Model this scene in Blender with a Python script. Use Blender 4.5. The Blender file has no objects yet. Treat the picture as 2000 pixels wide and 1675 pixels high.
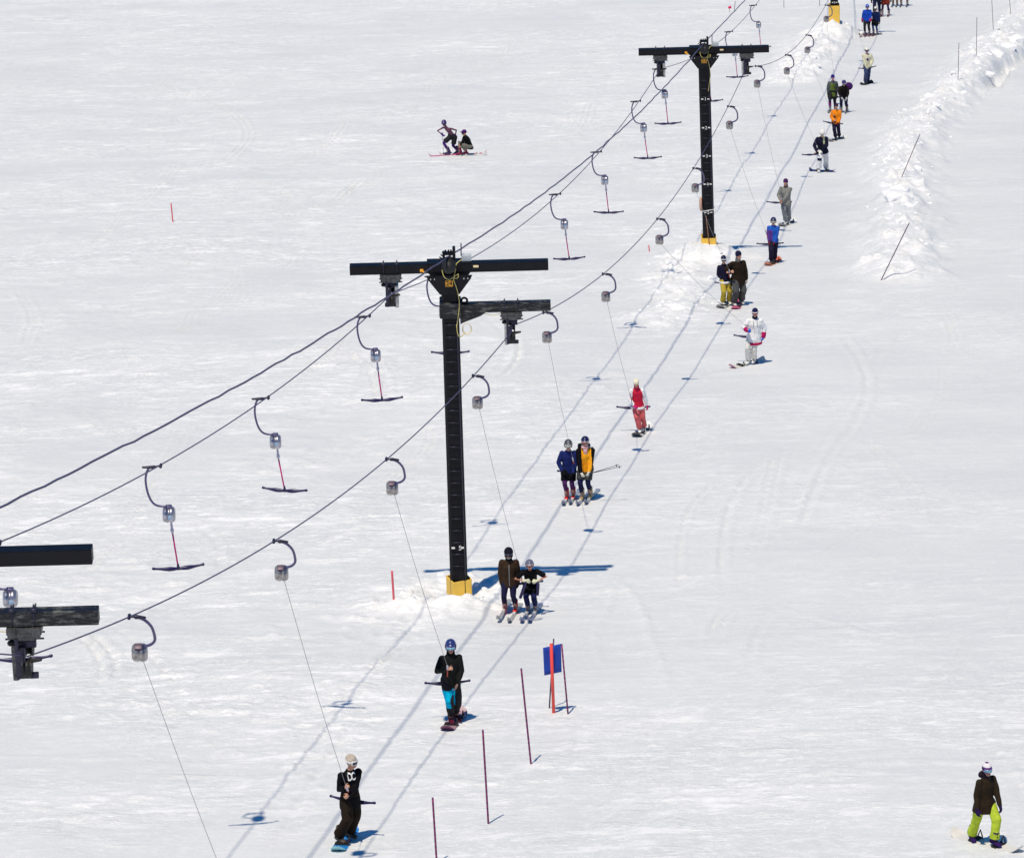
import bpy, bmesh, math, random
import numpy as np
from mathutils import Vector, Matrix
from mathutils.bvhtree import BVHTree
random.seed(7)
S = bpy.context.scene
COL = S.collection
R = math.radians

# ------------------------------------------------------------------ camera model
F = 8300.0; PITCH = R(22); ROLL = R(1.5); ALPHA = R(11.5); ZC = 20.07
cp, sp = math.cos(PITCH), math.sin(PITCH); cr, sr = math.cos(ROLL), math.sin(ROLL)
TA = math.tan(ALPHA)
EYE = Vector((0, 0, ZC))
FW = Vector((0, cp, -sp)); U0 = Vector((0, sp, cp)); R0 = Vector((1, 0, 0))

def ray(px, py):
    xi = px - 1000.0; yi = 837.5 - py
    xt = xi * cr + yi * sr; yt = -xi * sr + yi * cr
    return FW + R0 * (xt / F) + U0 * (yt / F)
def at_d(px, py, d): return EYE + ray(px, py) * d
def at_y(px, py, y):
    r = ray(px, py); return EYE + r * (y / r.y)
def proj(P):
    v = Vector(P) - EYE; d = v.dot(FW)
    xt = v.x / d * F; yt = v.dot(U0) / d * F
    return 1000 + xt * cr - yt * sr, 837.5 - (xt * sr + yt * cr), d
def proj_np(X, Y, Z):
    dz = Z - ZC
    d = Y * cp - dz * sp; u = Y * sp + dz * cp
    xt = X / d * F; yt = u / d * F
    return 1000 + xt * cr - yt * sr, 837.5 - (xt * sr + yt * cr), d

# ------------------------------------------------------------------ noise
_T = {}
def _tab(seed):
    if seed not in _T:
        g = np.random.RandomState(seed); a = g.rand(256, 256) * 2 * np.pi
        _T[seed] = (np.cos(a), np.sin(a), g.rand(256, 256), g.rand(256, 256))
    return _T[seed]
def perlin(x, y, seed=1):
    c, s, _, _ = _tab(seed)
    xi = np.floor(x).astype(int); yi = np.floor(y).astype(int); fx = x - xi; fy = y - yi
    u = fx * fx * fx * (fx * (fx * 6 - 15) + 10); v = fy * fy * fy * (fy * (fy * 6 - 15) + 10)
    def g(i, j):
        a = (xi + i) & 255; b = (yi + j) & 255
        return c[a, b] * (fx - i) + s[a, b] * (fy - j)
    a = g(0, 0); b = g(1, 0); d = g(0, 1); e = g(1, 1)
    return (a + (b - a) * u) * (1 - v) + (d + (e - d) * u) * v
def fbm(x, y, o=4, seed=1, gain=.5):
    t = 0; a = 1.0; n = 0
    for i in range(o):
        t = t + a * perlin(x * 2 ** i + 13.7 * i, y * 2 ** i + 7.3 * i, seed + i); n += a; a *= gain
    return t / n * 1.6
def worley(x, y, seed=1):
    _, _, jx, jy = _tab(seed)
    xi = np.floor(x).astype(int); yi = np.floor(y).astype(int)
    best = np.full(np.shape(x), 9.0)
    for i in (-1, 0, 1):
        for j in (-1, 0, 1):
            a = (xi + i) & 255; b = (yi + j) & 255
            dx = xi + i + jx[a, b] - x; dy = yi + j + jy[a, b] - y
            best = np.minimum(best, dx * dx + dy * dy)
    return np.sqrt(best)
def sst(a, b, x):
    t = np.clip((x - a) / (b - a), 0, 1); return t * t * (3 - 2 * t)
def poly_dist(X, Y, pts):
    best = np.full(np.shape(X), 1e9)
    for (x0, y0), (x1, y1) in zip(pts[:-1], pts[1:]):
        dx, dy = x1 - x0, y1 - y0
        t = np.clip(((X - x0) * dx + (Y - y0) * dy) / (dx * dx + dy * dy + 1e-9), 0, 1)
        best = np.minimum(best, np.hypot(X - x0 - t * dx, Y - y0 - t * dy))
    return best
def catmull(P, n=8):
    out = []
    for i in range(len(P) - 1):
        p0 = P[max(i - 1, 0)]; p1 = P[i]; p2 = P[i + 1]; p3 = P[min(i + 2, len(P) - 1)]
        for k in range(n):
            t = k / n
            out.append(tuple(.5 * (2 * b + (c - a) * t + (2 * a - 5 * b + 4 * c - d) * t * t + (3 * b - a - 3 * c + d) * t ** 3)
                             for a, b, c, d in zip(p0, p1, p2, p3)))
    out.append(tuple(P[-1])); return out

# ------------------------------------------------------------------ terrain
def base_z(X, Y):
    Yc = np.clip(Y, -60, 330)
    z = -TA * Yc + .30 * np.exp(-((Y - 127) / 20.0) ** 2)
    z = z - TA * 60 * (1 - np.exp(-np.maximum(Y - 330, 0) / 60))      # run-out far below
    z = z + TA * 10 * np.minimum(0, (Y + 60) / 200)
    return z
def plane_pt(px, py):
    d = 60.0; r = ray(px, py)
    for _ in range(60):
        P = EYE + r * d
        e = float(P.z - base_z(np.array(P.x), np.array(P.y)))
        slope = -r.z - TA * r.y
        d += e / slope
        if abs(e) < 1e-5: break
    return EYE + r * d
def gpoly(pts): return [(p.x, p.y) for p in (plane_pt(a, b) for a, b in pts)]

# towers: arm centre pixel, depth
TW = {0: at_d(-141, 1090, 52.3), 1: at_d(877, 521, 86.9), 2: at_d(1374.5, 98.5, 132.3)}
_g3 = plane_pt(1629, 74); TW[3] = Vector((_g3.x - .0, _g3.y, _g3.z + 7.1))
BASE = {k: (v.x, v.y) for k, v in TW.items()}
def axis_z(k, py):      # height on the pole axis at image row py
    x, y = BASE[k]; a = -70.0; b = 20.0
    for _ in range(50):
        m = (a + b) / 2
        if proj((x, y, m))[1] > py: a = m
        else: b = m
    return a
MOUND = {0: .3, 1: 0, 2: 0, 3: 0}
for k, py in ((1, 1150), (2, 481), (3, 56)):
    MOUND[k] = max(.1, axis_z(k, py) - float(base_z(np.array(BASE[k][0]), np.array(BASE[k][1]))))

MOUND[1] = -.16
BANK = catmull(gpoly([(1752, 540), (1756, 470), (1752, 400), (1762, 320), (1800, 245), (1868, 172), (1945, 90), (2010, 20), (2080, -60)]), 6)
TRENCH = gpoly([(1938, 168), (1953, 140), (1975, 124), (1995, 112), (2040, 80)])
P1L = catmull(gpoly([(800, 1186), (840, 1186), (890, 1188), (940, 1178), (966, 1152)]), 5)
P2L = catmull(gpoly([(1345, 505), (1310, 545), (1330, 590), (1270, 625)]), 5)
P3L = catmull(gpoly([(1620, 70), (1580, 110), (1560, 160)]), 5)
EDGEY = [-80, 40, 300, 600, 800, 1190, 1675, 2000]; EDGEX = [1720, 1655, 1540, 1385, 1190, 890, 540, 330]

TRK = []   # (polyline, groove depth, width)
def trk(pts, dep=.03, w=.07, off=(0,)):
    for o in off: TRK.append((catmull(gpoly([(a + o, b) for a, b in pts]), 6), dep, w))
trk([(1326, 1150), (1328, 1072), (1337, 1017), (1356, 985), (1400, 940)], .04, .07, (0,))
trk([(1405, 1136), (1407, 1063), (1422, 991), (1456, 936), (1511, 881)], .05, .08, (0, 8))
trk([(1460, 1093), (1486, 1012), (1498, 949), (1515, 876)], .05, .07, (0, 9, 17))
trk([(1558, 1038), (1592, 949), (1622, 889), (1668, 825), (1690, 740), (1640, 650)], .05, .08, (0, 8))
trk([(1380, 1250), (1396, 1208), (1422, 1174)], .05, .08, (0, 8, 20))
trk([(1498, 1195), (1473, 1242), (1450, 1300)], .05, .08, (0, 9))
trk([(1192, 1114), (1235, 1157), (1256, 1191), (1265, 1229), (1286, 1276), (1299, 1318), (1307, 1348), (1360, 1352)], -.05, .11)
trk([(1197, 1085), (1256, 1093), (1311, 1114), (1384, 1144)], -.035, .1)
trk([(1184, 1120), (1196, 1165), (1170, 1215), (1162, 1246), (1178, 1310)], -.035, .09)
trk([(1580, 1095), (1650, 1060), (1710, 1020), (1790, 975)], .03, .07)
trk([(1500, 1170), (1590, 1200), (1650, 1215), (1710, 1255)], -.03, .12)
trk([(940, 745), (975, 718), (988, 682), (975, 642), (940, 620)], .05, .09, (0, 9, 26))
trk([(630, 682), (700, 700), (742, 735), (750, 785)], .05, .09, (0, 10, -16))
trk([(150, 1228), (200, 1262), (222, 1300), (215, 1345)], .05, .08, (0, 8, -25))
trk([(360, 1010), (420, 1060), (425, 1120)], .04, .08, (0, 9))
trk([(30, 560), (60, 620), (40, 680)], .05, .09, (0, 10))
trk([(700, 1340), (740, 1290), (800, 1235)], .05, .07, (0, 8, 22))
trk([(440, 1675), (520, 1560), (600, 1450), (640, 1400)], .03, .09, (60, 70))
trk([(360, 1350), (300, 1290), (200, 1210)], .03, .07, (0,))
trk([(1700, 640), (1640, 760), (1560, 880), (1500, 1010)], .03, .07, (40, 48))
trk([(1000, 300), (1080, 280), (1130, 250), (1150, 200)], .05, .09, (0, 8))
trk([(290, 160), (420, 200), (480, 260), (440, 310)], .06, .1, (0, 9))
trk([(540, 420), (640, 400), (700, 350)], .06, .1, (0, 10))

_g = random.Random(11)
for _i in range(46):      # faint pairs of old ski tracks wandering over the piste
    x = _g.uniform(-100, 1950); y = _g.uniform(60, 1600); lane = float(np.interp(y, EDGEY, EDGEX))
    if lane - 120 < x < lane + 260: continue
    L_ = _g.uniform(90, 330); pts = []; sx = _g.choice((-1, 1)); am = _g.uniform(10, 60)
    for q in range(7):
        u = q / 6; pts.append((x + L_ * .55 * u * sx + am * math.sin(u * _g.uniform(2.5, 5)), y + L_ * (u - .5) * (.3 + y / 2000)))
    trk(pts, _g.uniform(.018, .036), .07, (0, 8 + y / 300))
def ground_np(X, Y, fine=True, aux=None):
    z = base_z(X, Y)
    px, py, d = proj_np(X, np.maximum(Y, 20), z)
    near = sst(330, 250, Y) * sst(30, 60, Y)
    left = sst(-45, 45, np.interp(py, EDGEY, EDGEX) - px)
    rough = .20 + .80 * left
    rough = rough + .35 * sst(1180, 1420, py) * (1 - left)
    rough = np.where(px > 1560, rough + .15 * sst(500, 900, py), rough)
    # broad undulation
    z = z + .16 * fbm(X / 9 + 3, Y / 11, 2, 11) * near + .05 * fbm(X / 2.6, Y / 3.2, 2, 21) * near * (.15 + .85 * np.clip(rough, 0, 1.2))
    # tower mounds
    for k in (0, 1, 2, 3):
        bx, by = BASE[k]
        r = np.hypot((X - bx) / (1.0 if k else 1.4), (Y - by) / 1.25)
        r = r + .28 * fbm(X * .8, Y * .8, 3, 31 + k)
        prof = 1 - sst(.45, {1: 1.3, 2: 1.45, 3: 1.5, 0: 1.6}[k], r)
        z = z + MOUND[k] * prof
        rough = rough + 1.0 * np.exp(-(r / 1.9) ** 2)
    b = poly_dist(X, Y, P2L); m = np.exp(-(b / 1.0) ** 2); z = z + .14 * m * (1 + fbm(X, Y, 2, 37)); rough = rough + .7 * m; m = m * .62
    chunk = m
    b = poly_dist(X, Y, P1L); m = np.exp(-(b / .55) ** 2); z = z + .20 * m * (1 + .8 * fbm(X * 1.6, Y * 1.6, 2, 36)); chunk = np.maximum(chunk, m); rough = rough + .5 * m
    b = poly_dist(X, Y, P3L); m = np.exp(-(b / 1.5) ** 2); z = z + .35 * m * (1 + fbm(X, Y, 2, 38)); rough = rough + .7 * m
    chunk = np.maximum(chunk, m * .8)
    b1 = np.exp(-(np.hypot(X - BASE[1][0] + .9, (Y - BASE[1][1] + 1.6) / 1.6) / 1.5) ** 2)
    chunk = np.maximum(chunk, .55 * b1)
    for k in (1, 2, 3):
        q = np.hypot(X - BASE[k][0], (Y - BASE[k][1])) ; chunk = np.maximum(chunk, .6 * np.exp(-((q - 1.2) / .8) ** 2))
    # ploughed bank
    b = poly_dist(X, Y, BANK)
    wob = fbm(X / 1.7, Y / 2.4, 3, 41)
    m = 1 - sst(.15, 1.85, b + .95 * wob)
    z = z + .42 * m * (1 + .6 * wob); rough = rough * (1 - .4 * m) + .9 * m; chunk = np.maximum(chunk, m)
    t = poly_dist(X, Y, TRENCH); z = z - .55 * (1 - sst(.15, .6, t + .35 * fbm(X * 1.5, Y * 1.5, 3, 44)))
    if not fine: return z
    if aux is not None: aux['fresh'] = np.clip(.16 + .40 * left + .9 * chunk + .20 * sst(1150, 1400, py) * (1 - left), 0, 1.2)  # weights the painted sunlit streaks and the whiter broken snow
    wx = X + .25 * fbm(X / .5, Y / .6, 2, 54); wy = Y + .3 * fbm(X / .5, Y / .6, 2, 56)
    lump = np.maximum(0, .5 - worley(wx / .75, wy / 1.0, 51)) * .62 * sst(.05, .35, fbm(X / 1.3, Y / 1.6, 2, 53)) \
         + np.maximum(0, .5 - worley(wx / .33, wy / .42, 52)) * .42 * sst(-.1, .3, fbm(X / .9, Y / 1.1, 2, 57)) + .05 * np.abs(fbm(X / .45, Y / .4, 3, 58))
    z = z + chunk * lump
    # wind crust: thin ledges and ripple
    patch = sst(-.25, .35, fbm(X / 5.5, Y / 5, 3, 61)) * .85 + .15
    n = fbm(X / .95, Y / .62, 4, 66, .6)
    z = z + near * rough * patch * .052 * sst(.02, .34, n)
    n = fbm(X / .34, Y / .26, 3, 71, .6)
    z = z + near * rough * (.35 + .65 * patch) * .014 * n
    n = fbm(X / 2.6 + .15 * Y, Y / .5, 3, 76)
    z = z + near * (.35 + .5 * rough) * .035 * sst(.12, .4, n)
    # groomed corduroy traces
    for pts, dep, w in TRK:
        xs = [p[0] for p in pts]; ys = [p[1] for p in pts]
        sel = np.where((X > min(xs) - 1) & (X < max(xs) + 1) & (Y > min(ys) - 1) & (Y < max(ys) + 1))
        if len(sel[0]) == 0: continue
        dd = poly_dist(X[sel], Y[sel], pts); w = w * .72; tp = np.minimum(np.hypot(X[sel] - xs[0], Y[sel] - ys[0]), np.hypot(X[sel] - xs[-1], Y[sel] - ys[-1])); tp = (1 - np.exp(-(tp / .9) ** 2)) * (.55 + .45 * sst(-.3, .2, fbm(X[sel] / .9, Y[sel] / 1.2, 2, 83)))
        if dep > 0: zz = -dep * np.exp(-(dd / w) ** 2) + dep * .9 * np.exp(-((dd - 1.9 * w) / (.8 * w)) ** 2)
        else: zz = -dep * np.exp(-(dd / w) ** 2) * (1 + .8 * fbm(X[sel] * 3, Y[sel] * 3, 2, 81))
        z[sel] += zz * tp
    return z
def G(x, y): return float(ground_np(np.array([float(x)]), np.array([float(y)]))[0])
def gpt(px, py):
    P = plane_pt(px, py); r = ray(px, py); d = (P - EYE).dot(FW)
    lo, hi = d - 8, d + 8
    ds = np.linspace(lo, hi, 900)
    X = r.x * ds; Y = r.y * ds; Zr = ZC + r.z * ds
    e = Zr - ground_np(X, Y)
    i = int(np.argmax(e < 0))
    if i == 0: return P
    return EYE + r * float(ds[i])

# ------------------------------------------------------------------ materials
MATS = {}
def nt(m): return m.node_tree.nodes, m.node_tree.links
def mat(name, col, rough=.6, metal=0.0, var=.12, vscale=30, bump=.0, bscale=60, spec=.4, wear=None, wscale=6, wthr=.55, wsoft=.06):
    if name in MATS: return MATS[name]
    m = bpy.data.materials.new(name); m.use_nodes = True; N, L = nt(m)
    b = N['Principled BSDF']; b.inputs['Roughness'].default_value = rough; b.inputs['Metallic'].default_value = metal
    b.inputs['Specular IOR Level'].default_value = spec
    tc = N.new('ShaderNodeTexCoord'); n = N.new('ShaderNodeTexNoise'); n.inputs['Scale'].default_value = vscale; n.inputs['Detail'].default_value = 4
    L.new(tc.outputs['Object'], n.inputs['Vector'])
    mp = N.new('ShaderNodeMapRange'); mp.inputs[1].default_value = .3; mp.inputs[2].default_value = .7
    mp.inputs[3].default_value = 1 - var; mp.inputs[4].default_value = 1 + var; L.new(n.outputs['Fac'], mp.inputs[0])
    mx = N.new('ShaderNodeMix'); mx.data_type = 'RGBA'; mx.blend_type = 'MULTIPLY'; mx.inputs[0].default_value = 1
    mx.inputs[6].default_value = (*col, 1); L.new(mp.outputs[0], mx.inputs[7]); out = mx.outputs[2]
    if wear:
        w = N.new('ShaderNodeTexNoise'); w.inputs['Detail'].default_value = 8; w.inputs['Roughness'].default_value = .75
        wm_ = N.new('ShaderNodeMapping'); wm_.inputs['Scale'].default_value = wscale if isinstance(wscale, tuple) else (wscale,) * 3; w.inputs['Scale'].default_value = 1
        L.new(tc.outputs['Object'], wm_.inputs['Vector']); L.new(wm_.outputs[0], w.inputs['Vector'])
        r = N.new('ShaderNodeMapRange'); r.inputs[1].default_value = wthr; r.inputs[2].default_value = wthr + wsoft; L.new(w.outputs['Fac'], r.inputs[0])
        m2 = N.new('ShaderNodeMix'); m2.data_type = 'RGBA'; L.new(r.outputs[0], m2.inputs[0]); L.new(out, m2.inputs[6]); m2.inputs[7].default_value = (*wear, 1); out = m2.outputs[2]
    L.new(out, b.inputs['Base Color'])
    if bump:
        bn = N.new('ShaderNodeTexNoise'); bn.inputs['Scale'].default_value = bscale; bn.inputs['Detail'].default_value = 5; L.new(tc.outputs['Object'], bn.inputs['Vector'])
        bp = N.new('ShaderNodeBump'); bp.inputs['Strength'].default_value = bump; bp.inputs['Distance'].default_value = .02
        L.new(bn.outputs['Fac'], bp.inputs['Height']); L.new(bp.outputs['Normal'], b.inputs['Normal'])
    MATS[name] = m; return m
def fab(col, rough=.75): return mat('fabric_%02d_%02d_%02d' % tuple(int(c * 99) for c in col), col, rough, var=.18, vscale=14, bump=.35, bscale=40, spec=.1)
def stripe_mat(name, c1, c2, scale, axis=2):
    if name in MATS: return MATS[name]
    m = mat(name, c1, .6); N, L = nt(m); b = N['Principled BSDF']
    tc = N.new('ShaderNodeTexCoord'); se = N.new('ShaderNodeSeparateXYZ'); L.new(tc.outputs['Object'], se.inputs[0])
    mu = N.new('ShaderNodeMath'); mu.operation = 'MULTIPLY'; mu.inputs[1].default_value = scale; L.new(se.outputs[axis], mu.inputs[0])
    fr = N.new('ShaderNodeMath'); fr.operation = 'FRACT'; L.new(mu.outputs[0], fr.inputs[0])
    gt = N.new('ShaderNodeMath'); gt.operation = 'GREATER_THAN'; gt.inputs[1].default_value = .5; L.new(fr.outputs[0], gt.inputs[0])
    mx = N.new('ShaderNodeMix'); mx.data_type = 'RGBA'; L.new(gt.outputs[0], mx.inputs[0]); mx.inputs[6].default_value = (*c1, 1); mx.inputs[7].default_value = (*c2, 1)
    L.new(mx.outputs[2], b.inputs['Base Color']); return m

def snow_material():
    m = bpy.data.materials.new('snow'); m.use_nodes = True; N, L = nt(m); b = N['Principled BSDF']
    b.inputs['Roughness'].default_value = .55; b.inputs['Specular IOR Level'].default_value = .25
    tc = N.new('ShaderNodeTexCoord')
    def noise(sx, sy, sc, det=5, ro=.6):
        mp = N.new('ShaderNodeMapping'); mp.inputs['Scale'].default_value = (sx, sy, .4); L.new(tc.outputs['Object'], mp.inputs['Vector'])
        n = N.new('ShaderNodeTexNoise'); n.inputs['Scale'].default_value = sc; n.inputs['Detail'].default_value = det; n.inputs['Roughness'].default_value = ro
        L.new(mp.outputs[0], n.inputs['Vector']); return n.outputs['Fac']
    def rng(x, a, c, lo=0.0, hi=1.0):
        r = N.new('ShaderNodeMapRange'); r.interpolation_type = 'SMOOTHSTEP'; r.inputs[1].default_value = a; r.inputs[2].default_value = c
        r.inputs[3].default_value = lo; r.inputs[4].default_value = hi; L.new(x, r.inputs[0]); return r.outputs[0]
    def mul(x, y, op='MULTIPLY'):
        q = N.new('ShaderNodeMath'); q.operation = op; L.new(x, q.inputs[0])
        if isinstance(y, (int, float)): q.inputs[1].default_value = y
        else: L.new(y, q.inputs[1])
        return q.outputs[0]
    fa = N.new('ShaderNodeAttribute'); fa.attribute_name = 'fresh'; fresh = fa.outputs['Fac']  # fresh: weight of the painted sunlit streaks and the whiter broken snow
    patch = mul(rng(noise(.8, 1, .15, 5, .65), .36, .62, .16, 1.0), rng(fresh, .0, .6, .42, 1.0))
    ledge = mul(rng(noise(.45, 1, 1.9, 5, .66), .53, .66), patch)          # scattered wind-crust ledges
    ledge2 = mul(rng(noise(.40, 1, 5.5, 4, .62), .53, .70), patch)
    grain = noise(.7, 1, 11, 4, .6)
    ad_ = mul(mul(ledge, .45), mul(ledge2, .22), 'ADD'); ad_ = mul(ad_, mul(grain, .16), 'ADD')
    # grey crust; sunlit ledge faces painted in as white streaks, with loose white snow
    w1 = mul(rng(noise(.34, 1, 1.6, 8, .80), .525, .615), patch); w2 = mul(rng(noise(.36, 1, 4.0, 7, .80), .525, .61), mul(patch, .95)); w3 = mul(rng(noise(.5, 1, .5, 3, .5), .5, .75), mul(patch, .22))
    wm = mul(mul(w1, w2, 'MAXIMUM'), w3, 'ADD'); blob = rng(noise(.8, 1, 2.2, 7, .78), .47, .60); wm = mul(wm, mul(mul(blob, .85), rng(fresh, .5, 1.0, 0, 1.0)), 'MAXIMUM'); wm = mul(wm, rng(fresh, .7, 1.2, 0, .22), 'ADD')
    def rnoise(ang, sx, sy, sc, det, ro):
        mp = N.new('ShaderNodeMapping'); mp.vector_type = 'TEXTURE'; mp.inputs['Rotation'].default_value = (0, 0, R(ang)); mp.inputs['Scale'].default_value = (1 / sx, 1 / sy, 2.5); L.new(tc.outputs['Object'], mp.inputs['Vector'])
        n = N.new('ShaderNodeTexNoise'); n.inputs['Scale'].default_value = sc; n.inputs['Detail'].default_value = det; n.inputs['Roughness'].default_value = ro; L.new(mp.outputs[0], n.inputs['Vector']); return n.outputs['Fac']
    w4 = mul(rng(rnoise(58, .22, 1.6, 1.6, 6, .72), .53, .68), mul(patch, rng(noise(.8, 1, .21, 3, .5), .45, .6)))
    w5 = mul(rng(rnoise(-62, .2, 1.5, 1.9, 6, .72), .54, .68), mul(patch, rng(noise(.7, 1, .17, 3, .5), .47, .62)))
    w6 = mul(rng(noise(.7, 1, 7, 8, .85), .50, .66), rng(patch, 0, .8, .32, .9)); w7 = mul(rng(noise(.8, 1, 17, 6, .85), .53, .64), rng(patch, 0, .8, .30, .85)); w6 = mul(w6, w7, 'MAXIMUM')  # fine white specks painted into the colour as snow sparkle
    wm = mul(wm, mul(mul(w4, w5, 'MAXIMUM'), .75), 'MAXIMUM'); wm = mul(wm, w6, 'MAXIMUM')
    soft = rng(noise(.5, 1, .35, 5, .6), .3, .7)
    cb = N.new('ShaderNodeMix'); cb.data_type = 'RGBA'; L.new(soft, cb.inputs[0]); cb.inputs[6].default_value = (.668, .686, .700, 1); cb.inputs[7].default_value = (.735, .742, .748, 1)
    cf = N.new('ShaderNodeMix'); cf.data_type = 'RGBA'; cf.clamp_factor = True; L.new(wm, cf.inputs[0]); L.new(cb.outputs[2], cf.inputs[6]); cf.inputs[7].default_value = (.965, .955, .955, 1)
    L.new(cf.outputs[2], b.inputs['Base Color'])
    class _A: outputs = [ad_]
    ad = _A
    bp = N.new('ShaderNodeBump'); bp.inputs['Strength'].default_value = .5; bp.inputs['Distance'].default_value = .10
    L.new(ad.outputs[0], bp.inputs['Height']); L.new(bp.outputs['Normal'], b.inputs['Normal'])
    return m

# ------------------------------------------------------------------ mesh helpers
def link(o, parent=None):
    COL.objects.link(o)
    if parent is not None: o.parent = parent
    return o
ORG = {}
def thing(name, loc, label, cat, group=None):
    o = bpy.data.objects.new(name, None); link(o); o.location = loc; o.empty_display_size = .1
    o['label'] = label; o['category'] = cat
    if group: o['group'] = group
    ORG[o.name] = Vector(loc); return o
def tag(o, label, cat, group=None):
    o['label'] = label; o['category'] = cat
    if group: o['group'] = group
    return o
def mk(name, src, m, parent=None, smooth=True, loc=None, label=None):
    """link a world-space bmesh / mesh as one object; geometry is stored relative to its thing's origin"""
    if isinstance(src, bmesh.types.BMesh):
        bmesh.ops.recalc_face_normals(src, faces=src.faces[:])
        me = bpy.data.meshes.new(name); src.to_mesh(me); src.free()
    else: me = src; me.name = name
    org = ORG[parent.name] if parent is not None else Vector(loc if loc is not None else (0, 0, 0))
    me.transform(Matrix.Translation(-org))
    if smooth: me.polygons.foreach_set('use_smooth', [True] * len(me.polygons))
    ms = m if isinstance(m, (list, tuple)) else [m]
    if len(me.materials) == 0:
        for q in ms: me.materials.append(q)
    o = bpy.data.objects.new(name, me); link(o, parent)
    if parent is None: o.location = org
    ORG[o.name] = org
    if label: o['label'] = label
    return o
def V(*a): return Vector(a)
def B(): return bmesh.new()
def loft(bm, rings, seg=14, cap=.35):
    """rings: (centre, axisA*a, axisB*b)"""
    rows = []
    for c, a, b in rings:
        rows.append([bm.verts.new(c + a * math.cos(2 * math.pi * i / seg) + b * math.sin(2 * math.pi * i / seg)) for i in range(seg)])
    for r0, r1 in zip(rows[:-1], rows[1:]):
        for i in range(seg): bm.faces.new((r0[i], r0[(i + 1) % seg], r1[(i + 1) % seg], r1[i]))
    for row, (c, a, b), nb in ((rows[0], rings[0], rings[1]), (rows[-1], rings[-1], rings[-2])):
        d = (c - nb[0]); d = d.normalized() if d.length > 1e-6 else Vector((0, 0, 1))
        t = bm.verts.new(c + d * cap * min(a.length, b.length))
        for i in range(seg): bm.faces.new((row[i], row[(i + 1) % seg], t))
def tube(bm, pts, rad, seg=10, round_=True, flat=None):
    pts = [Vector(p) for p in pts]; n = len(pts)
    if not isinstance(rad, (list, tuple)): rad = [rad] * n
    rings = []; prev = None
    for i, p in enumerate(pts):
        t = (pts[min(i + 1, n - 1)] - pts[max(i - 1, 0)]).normalized()
        if prev is None:
            s = flat if flat is not None else (Vector((1, 0, 0)) if abs(t.x) < .8 else Vector((0, 1, 0)))
        else: s = prev
        s = (s - t * s.dot(t)).normalized(); prev = s; w = t.cross(s)
        r = rad[i] if isinstance(rad[i], (list, tuple)) else (rad[i], rad[i])
        rings.append((p, s * r[0], w * r[1], t, r))
    out = []
    if round_:
        p, a, b, t, r = rings[0]; k = min(r)
        out += [(p - t * k * .86, a * .5, b * .5), (p - t * k * .5, a * .86, b * .86)]
    out += [(q[0], q[1], q[2]) for q in rings]
    if round_:
        p, a, b, t, r = rings[-1]; k = min(r)
        out += [(p + t * k * .5, a * .86, b * .86), (p + t * k * .86, a * .5, b * .5)]
    loft(bm, out, seg, .28 if round_ else .0)
def box(bm, c, sx, sy, sz, M=None, bev=0):
    g = bmesh.ops.create_cube(bm, size=1); vs = g['verts']
    for v in vs:
        v.co = Vector((v.co.x * sx, v.co.y * sy, v.co.z * sz))
    if bev:
        es = list({e for v in vs for e in v.link_edges})
        r = bmesh.ops.bevel(bm, geom=es, offset=bev, segments=2, affect='EDGES', profile=.6)
        vs = list({v for f in r['faces'] for v in f.verts} | {v for v in vs if v.is_valid})
    for v in vs:
        if M is not None: v.co = M @ v.co
        v.co += Vector(c)
def ell(bm, c, rx, ry, rz, M=None, u=16, v=10):
    g = bmesh.ops.create_uvsphere(bm, u_segments=u, v_segments=v, radius=1)
    for q in g['verts']:
        q.co = Vector((q.co.x * rx, q.co.y * ry, q.co.z * rz))
        if M is not None: q.co = M @ q.co
        q.co += Vector(c)
def prism(bm, pts, y0, y1):
    """outline (x, z) extruded from y0 to y1"""
    a = [bm.verts.new((x, y0, z)) for x, z in pts]; b = [bm.verts.new((x, y1, z)) for x, z in pts]
    bm.faces.new(a); bm.faces.new(b[::-1]); n = len(pts)
    for i in range(n): bm.faces.new((a[i], b[i], b[(i + 1) % n], a[(i + 1) % n]))
def shift(bm, d):
    for v in bm.verts: v.co += Vector(d)
def remesh(bm, vox, it=3):
    me = bpy.data.meshes.new('t'); bmesh.ops.recalc_face_normals(bm, faces=bm.faces[:]); bm.to_mesh(me); bm.free()
    o = bpy.data.objects.new('t', me); COL.objects.link(o)
    a = o.modifiers.new('r', 'REMESH'); a.mode = 'VOXEL'; a.voxel_size = vox
    if it:
        s = o.modifiers.new('s', 'SMOOTH'); s.factor = .5; s.iterations = it
    dg = bpy.context.evaluated_depsgraph_get()
    out = bpy.data.meshes.new_from_object(o.evaluated_get(dg), depsgraph=dg)
    bpy.data.objects.remove(o); bpy.data.meshes.remove(me); return out
def wrinkle(me, amp, seed=0, k=16.0):
    n = len(me.vertices); co = np.empty(n * 3); no = np.empty(n * 3)
    me.vertices.foreach_get('co', co); me.vertices.foreach_get('normal', no)
    co = co.reshape(-1, 3); no = no.reshape(-1, 3); g = np.random.RandomState(seed); w = np.zeros(n)
    for i in range(5):
        d = g.randn(3); d /= np.linalg.norm(d); d[2] *= 1.4
        ph = g.rand() * 6; e = g.randn(3)
        w += np.sin(k * (1 + .35 * i) * (co @ d) + ph + 1.6 * np.sin(6 * (co @ e) + ph)) / (1 + .3 * i)
    co += no * (amp * w / 2.2)[:, None]
    me.vertices.foreach_set('co', co.ravel()); me.update()
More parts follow.
